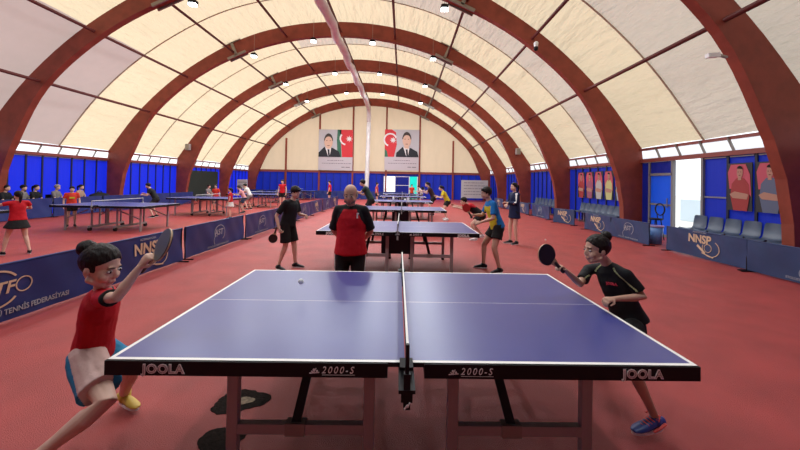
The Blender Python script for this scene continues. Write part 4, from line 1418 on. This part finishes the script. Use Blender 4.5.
racket(P(558, 266, 2.36) + V((0, 0, 0)), rax, (.15, -1, .25), 'black racket with pale rim held out by the girl in the black shirt', BLKR, REDR, 1.0, 'rackets in players hands')

# man in red and black
def fn_man(Q, s):
    sp = (Q['neck'] - Q['pelvis']).normalized(); sd_ = (Q['shR'] - Q['shL']).normalized()

    def f(c):
        q = V(c) - Q['neck']; x_ = abs(q.dot(sd_)); z_ = q.dot(sp)
        return 1 if (x_ > .055 * s - z_ * .52 and z_ > -.24 * s) or (x_ > .178 * s and z_ > -.37 * s) or z_ > -.035 * s else 0
    return f


J = dict(STAND); J.update(elL=(-.235, -.07, 1.13), elR=(.235, -.07, 1.13), wrL=(-.10, -.17, .98), wrR=(.10, -.17, .96), head=(0, .07, 1.575), fwd=(0, 1, -.22), shL=(-.155, 0, 1.38), shR=(.155, 0, 1.38))
manX = P(351, 230, 3.62)
pm_, Q, HM_, H_ = person('bald bearded man in red shirt with black sleeves standing behind the foreground table', J, loc=(manX.x, 3.62, 0), face=PI - .05, h=1.565, bulk=1.03, vox=.010, skin=SKIN2, hair='bald', top=[RED, BLK], topfn=fn_man,
       sleeve=.92, hem=.14, bottoms='trousers', bot=BLKS, curls=(.5, .5), collar=BLK, headk=1.03, topk=1.06)
hk = 1.565 / 1.7 * 1.03
m = MB()
for x_ in (-.045, -.025, 0, .025, .045):
    m.ell(H_(x_, .075 - abs(x_) * .5, -.085 + abs(x_) * .5), [.02 * hk, .017 * hk, .022 * hk], HM_, 8)
m.build('beard', GREYHAIR, pm_, True)
m = MB()
for sg in (-1, 1):
    m.ell(H_(sg * .072, -.03, .0), [.008 * hk, .045 * hk, .035 * hk], HM_, 8)
m.build('side_hair', GREYHAIR, pm_, True)
m = MB(); m.box(Q['neck'] + V((.085, -.128, -.10)), (.014, .008, .05)); m.box(Q['neck'] + V((.09, -.128, -.075)), (.024, .008, .014)); m.build('chest_print', WHITE, pm_)
m = MB()
for sg in (-1, 1):
    m.bar(Q['hipL' if sg < 0 else 'hipR'] + V((sg * -.092, -.02, 0)), Q['kneeL' if sg < 0 else 'kneeR'] + V((sg * -.066, -.02, 0)), .006, .006)
m.build('trouser_piping', WHITE, pm_)


def two(split, axis_from='wr'):
    return None


# boy in black, left of the second table
J = dict(STAND); J.update(neck=(0, .10, 1.40), shL=(-.165, .08, 1.36), shR=(.165, .05, 1.36), elL=(-.22, .12, 1.10), elR=(.25, -.10, 1.10), wrL=(-.08, .34, 1.10), wrR=(.27, -.02, .86), head=(0, .16, 1.57), fwd=(0, 1, -.45),
         kneeR=(.10, .02, .49), ankR=(.12, -.12, .08), ankL=(-.14, .10, .08), kneeL=(-.11, .08, .49))
q = P(287, 267, 5.87)
person('boy in black shirt and shorts looking down, left of the second table', J, loc=(q.x, 5.87, 0), face=-PI / 2 - .25, h=1.50, bulk=1.0, vox=.013, hair='short', top=BLK, sleeve=.8, hem=.10, bottoms='shorts', bot=BLKS, botlen=.85, shoe=BLACK, curls=(.7, .8), features=True, topk=1.05)
racket(P(275.5, 231, 5.6), (-.3, 0, -1), (.3, -1, .1), 'dark racket hanging from the hand of the boy in black', BLKR, BLKR, 1, 'rackets in players hands')


# boy in blue and yellow
def fn_by(Q, s):
    sp = (Q['neck'] - Q['pelvis']).normalized(); sd_ = (Q['shR'] - Q['shL']).normalized(); fd = sp.cross(sd_)

    def f(c):
        q = V(c) - Q['pelvis'].lerp(Q['neck'], .5); y_ = q.dot(fd)
        z_ = q.dot(sp)
        return 1 if (y_ > .015 + .05 * z_ and abs(q.dot(sd_)) < .16 * s and z_ < .17) else 0
    return f


J = dict(READY); J.update(pelvis=(0, -.10, .86), hipL=(-.09, -.10, .83), hipR=(.09, -.10, .83), kneeL=(-.14, .0, .46), kneeR=(.16, .10, .47), ankL=(-.16, -.10, .08), ankR=(.18, .10, .08), neck=(0, .06, 1.33), shL=(-.165, .03, 1.28), shR=(.165, .03, 1.28),
         elL=(-.23, .06, 1.02), elR=(.23, .12, 1.04), wrL=(-.16, .28, .94), wrR=(.10, .33, 1.05), head=(0, .13, 1.48), fwd=(0, 1, -.12))
q = P(491.5, 268, 6.0)
person('boy in a blue and yellow shirt and black shorts right of the second table', J, loc=(q.x, 6.0, 0), face=PI / 2 + .05, h=1.64, bulk=.98, vox=.013, hair='short', skin=SKIN2, top=[BLUEJ, YEL], topfn=fn_by, sleeve=.75, hem=.08, bottoms='shorts', bot=BLKS, botlen=.55, shoe=BLACK, curls=(.6, .8))
racket(P(470, 214.5, 5.9), (-.5, 0, .85), (.15, -1, .1), 'red racket held by the boy in the blue and yellow shirt', REDR, BLKR, 1.0, 'rackets in players hands')

# girl in navy jacket
def fn_nv(Q, s):
    def f(c):
        c = V(c)
        for a in 'L':
            sh, el, wr = Q['sh' + a], Q['el' + a], Q['wr' + a]
            for p0_, p1_ in ((sh, el),):
                ax = p1_ - p0_; tt = (c - p0_).dot(ax) / ax.length_squared
                off = c - p0_ - ax * tt
                if -.1 < tt < 1 and off.length > .03 and abs(off.x + .05) < .022 and off.y < 0.03:
                    return 1
        return 0
    return f


J = dict(STAND); J.update(elL=(-.22, .06, 1.15), elR=(.22, .06, 1.15), wrL=(.02, .22, 1.16), wrR=(-.02, .25, 1.10), ankR=(.10, .06, .08), kneeR=(.10, .07, .49))
q = P(514, 243, 8.75)
person('girl in a long navy jacket standing with folded arms and bare legs, on the right', J, loc=(q.x, 8.75, 0), face=PI / 2 + .2, h=1.63, bulk=.95, vox=.017, hair='pony', top=[NAVYJ, WHITE], topfn=fn_nv, sleeve=1.85, hem=.40, bottoms='shorts', bot=BLKS, botlen=.45, shoe=BLACK, topk=1.12)

# lunging player in red and black
J = dict(READY); J.update(pelvis=(0, -.2, .74), hipL=(-.10, -.18, .72), hipR=(.10, -.18, .72), kneeL=(-.22, .12, .48), kneeR=(.2, -.0, .42), ankL=(-.2, .0, .08), ankR=(.2, -.3, .1), neck=(0, .22, 1.06), shL=(-.17, .16, 1.03), shR=(.17, .18, 1.03),
         elL=(-.2, .38, .92), elR=(.22, .38, .95), wrL=(-.15, .58, .98), wrR=(.18, .60, 1.02), head=(0, .34, 1.16), fwd=(0, 1, -.2))
q = P(474, 238, 9.4)


def fn_rb(Q, s):
    def f(c):
        q_ = V(c) - Q['neck']; return 1 if q_.z > -.07 and q_.length < .26 else 0
    return f


person('player in a black shirt with red shoulders leaning low, behind the boy in blue', J, loc=(q.x, 9.4, 0), face=PI / 2, h=1.6, bulk=1.0, vox=.017, hair='short', top=[BLK, RED], topfn=fn_rb, sleeve=.8, bottoms='shorts', bot=BLKS, shoe=WHITE, topk=1.05)
for (lab, Jx, px, py, Y, fc, hh, tp, bt, kw) in (
        ('player in a yellow shirt and black shorts at the right of the fourth table', READY, 445, 219, 14.2, PI / 2, 1.62, YEL, BLKS, dict(botlen=.5, hair='pony', shoe=WHITE)),
        ('player in dark clothes reaching left, at the right of the fifth table', READY, 431, 214, 16.2, PI / 2, 1.78, mat('maroon black', (.03, .008, .012), .8), BLKS, dict(botlen=.6, hair='pony')),
        ('child in a red shirt before the turquoise doorway', STAND, 411.5, 205, 25.6, PI, 1.45, ORG, BLKS, dict(hair='short')),
        ('small person in white clothes right of the turquoise doorway', READY, 420.5, 204, 25.5, PI / 2, 1.5, WHT, GREYC, dict(hair='short')),
        ('player in a dark green shirt behind the man in red, reaching left', READY, 367.5, 225, 12.5, PI / 2, 1.82, GRN, BLKS, dict(hair='short', skin=SKIN2)),
        ('person in a coral shirt far behind, left of the white doorway', STAND, 376.5, 203, 22.3, -PI / 2, 1.55, mat('coral shirt', (.5, .07, .06), .8), BLKS, dict(hair='short')),
        ('person in a red top and black shorts in the far left aisle', STAND, 329.5, 202, 22.5, PI / 2, 1.62, RED, BLKS, dict(hair='short')),
        ('woman in a red vest and black shorts standing at the far left', STAND, 282, 208, 18.6, PI, 1.62, RED, BLKS, dict(hair='short', sleeve=.25)),
        ('small girl in a red top and white skirt by the left tables', STAND, 230, 218, 13.3, PI / 2 + .3, 1.24, RED, WHT, dict(bottoms='skirt', botlen=.6, hair='pony', sleeve=.5)),
        ('child in a pink shirt running behind the girl in the white skirt', READY, 242, 213, 15.6, PI / 2 + .4, 1.42, PNK, DENIM, dict(botlen=.7, hair='pony')),
        ('person in grey white clothes leaning by the left tables, right of the child in pink', READY, 248, 207, 17.4, PI / 2, 1.5, WHT, GREYC, dict(hair='short')),
        ('child in an orange red shirt standing behind a left table', STAND, 215.5, 210, 16.2, PI, 1.32, ORG, BLKS, dict(hair='short')),
        ('person in grey seated before the dark curtain on the left', SIT, 208.5, 200, 21.0, -PI / 2, 1.6, GREYC, GREYC, dict(hair='short', bottoms='trousers')),
        ('child in red shirt with yellow print at the left end of the folding table', STAND, 71, 226, 10.25, -PI / 2 - .7, 1.27, ORG, BLKS, dict(hair='short', vox=.016, chest=1)),
        ('boy in black crouching at the far side of the left tables', READY, 153, 210, 13.2, PI / 2 + .4, 1.5, BLK, BLKS, dict(hair='short', vox=.02)),
        ('girl in a red top and black skirt with arms out at the left edge', STAND, 17, 253, 6.55, PI / 2 - .35, 1.27, RED, BLKS, dict(bottoms='skirt', botlen=.42, hair='pony', sleeve=.45, vox=.014, arms=1)),
):
    kw = dict(kw); J = dict(Jx)
    arms = kw.pop('arms', 0); chest = kw.pop('chest', 0)
    if arms:
        J.update(elL=(-.38, .12, 1.33), wrL=(-.30, .36, 1.32), elR=(.30, .16, 1.22), wrR=(.16, .34, 1.26), ankL=(-.2, .16, .08), kneeL=(-.15, .14, .48), ankR=(.18, -.16, .08), kneeR=(.14, -.02, .48))
        J['neck'] = (0, .03, 1.44)
    if 'green' in lab or 'dark clothes' in lab:
        J.update(wrL=(-.1, .55, 1.1), elL=(-.2, .32, 1.05))
    if Jx is READY:
        J = {a: (V(b) if a == 'fwd' else V((b[0], b[1] * .8, b[2] * 1.06))) for a, b in J.items()}
        for a in ('ankL', 'ankR'):
            J[a] = V((J[a].x, J[a].y, .08))
    vx = kw.pop('vox', .024)
    q = P(px, py, Y)
    bo = kw.pop('bottoms', 'shorts')
    t_, Q, HM_, H_ = person(lab, J, loc=(q.x, Y, 0), face=fc, h=hh, vox=vx, top=tp, bottoms=bo, bot=bt, features=Y < 12, **kw)
    if chest:
        m = MB(); fd = V((-math.sin(fc), math.cos(fc), 0)); m.box(Q['neck'] + fd * .105 + V((0, 0, -.15)), (.12, .01, .05), Matrix.Rotation(fc, 3, 'Z')); m.build('chest_print', YEL, t_)
racket(P(425, 190, 15.9), (-.8, 0, .6), (.2, -1, 0), 'small dark racket of the player in dark clothes', BLKR, REDR, 1, 'rackets in players hands')

# seated spectators behind the left barrier, each on a chair
spx = [(4, BLK, 'spectator in black seated at the left edge behind the barrier'), (21, GREYC, 'spectator in grey seated second from the left edge'), (34, BLK, 'spectator in dark clothes seated left of the two spaced spectators'),
       (55, GREYC, 'spectator in a grey top and pale hair leaning forward by the left wall'), (79, cloth('beige shirt', (.42, .28, .2)), 'spectator in a beige shirt seated behind the child in red')]
c0 = None
for j, (px, tp, lab) in enumerate(spx):
    X_ = -14.4
    Y = X_ * F_PX / (px - 402)
    person(lab, SIT, loc=(X_, Y, 0), face=-PI / 2 + .3, h=1.62, vox=.022, top=tp, bottoms='trousers', bot=BLKS, hair='short' if j % 2 else 'pony', hairmat=(cloth('pale cap', (.35, .3, .27)) if j == 3 else None), sleeve=.8, features=False)
    cl = 'dark spectator chair under the %s by the left wall' % ['leftmost spectator', 'second spectator from the left', 'third spectator from the left', 'pale haired spectator', 'spectator in the beige shirt'][j]
    if c0 is None:
        c0 = tag(empty('chair', (X_, Y, 0), -PI / 2 + .3), cl, 'chair', 'spectator chairs by the left wall')
        m = MB(); m.box((0, -.02, .38), (.42, .40, .04)); m.build('seat', BLACK, c0, bevel=.01)
        m = MB(); m.box((0, -.24, .66), (.42, .03, .36)); m.build('backrest', BLACK, c0, bevel=.01)
        for a in (-1, 1):
            for b_ in (-1, 1):
                m = MB(); m.rod((a * .18, -.02 + b_ * .18, 0), (a * .18, -.02 + b_ * .18, .37), .014); m.build('leg', PLATE, c0)
    else:
        dup(c0, (X_, Y, 0), -PI / 2 + .3, cl)
X_ = -14.3; Y = X_ * F_PX / (98 - 402)
t = tag(empty('sports_bag', (X_, Y, .0)), 'black sports bag standing on a box by the left wall, right of the spectators', 'bag')
m = MB(); m.tube([((-.02, -.3, .68), .16, .14), ((0, 0, .72), .20, .18), ((.02, .3, .68), .16, .14)], (1, 0, 0), 14); m.build('bag_body', BLK, t, True)
m = MB(); m.ring(frame4((0, 0, .84), (0, 1, 0), (0, 0, 1)), .12, .1, .03, 0, 180); m.build('handle', BLACK, t)
m = MB(); m.box((0, 0, .26), (.4, .8, .52)); tag(m.build('storage_box', mat('dark box', (.03, .03, .04), .6), bevel=.02), 'dark storage box under the sports bag by the left wall', 'box').location = (X_, Y, 0)
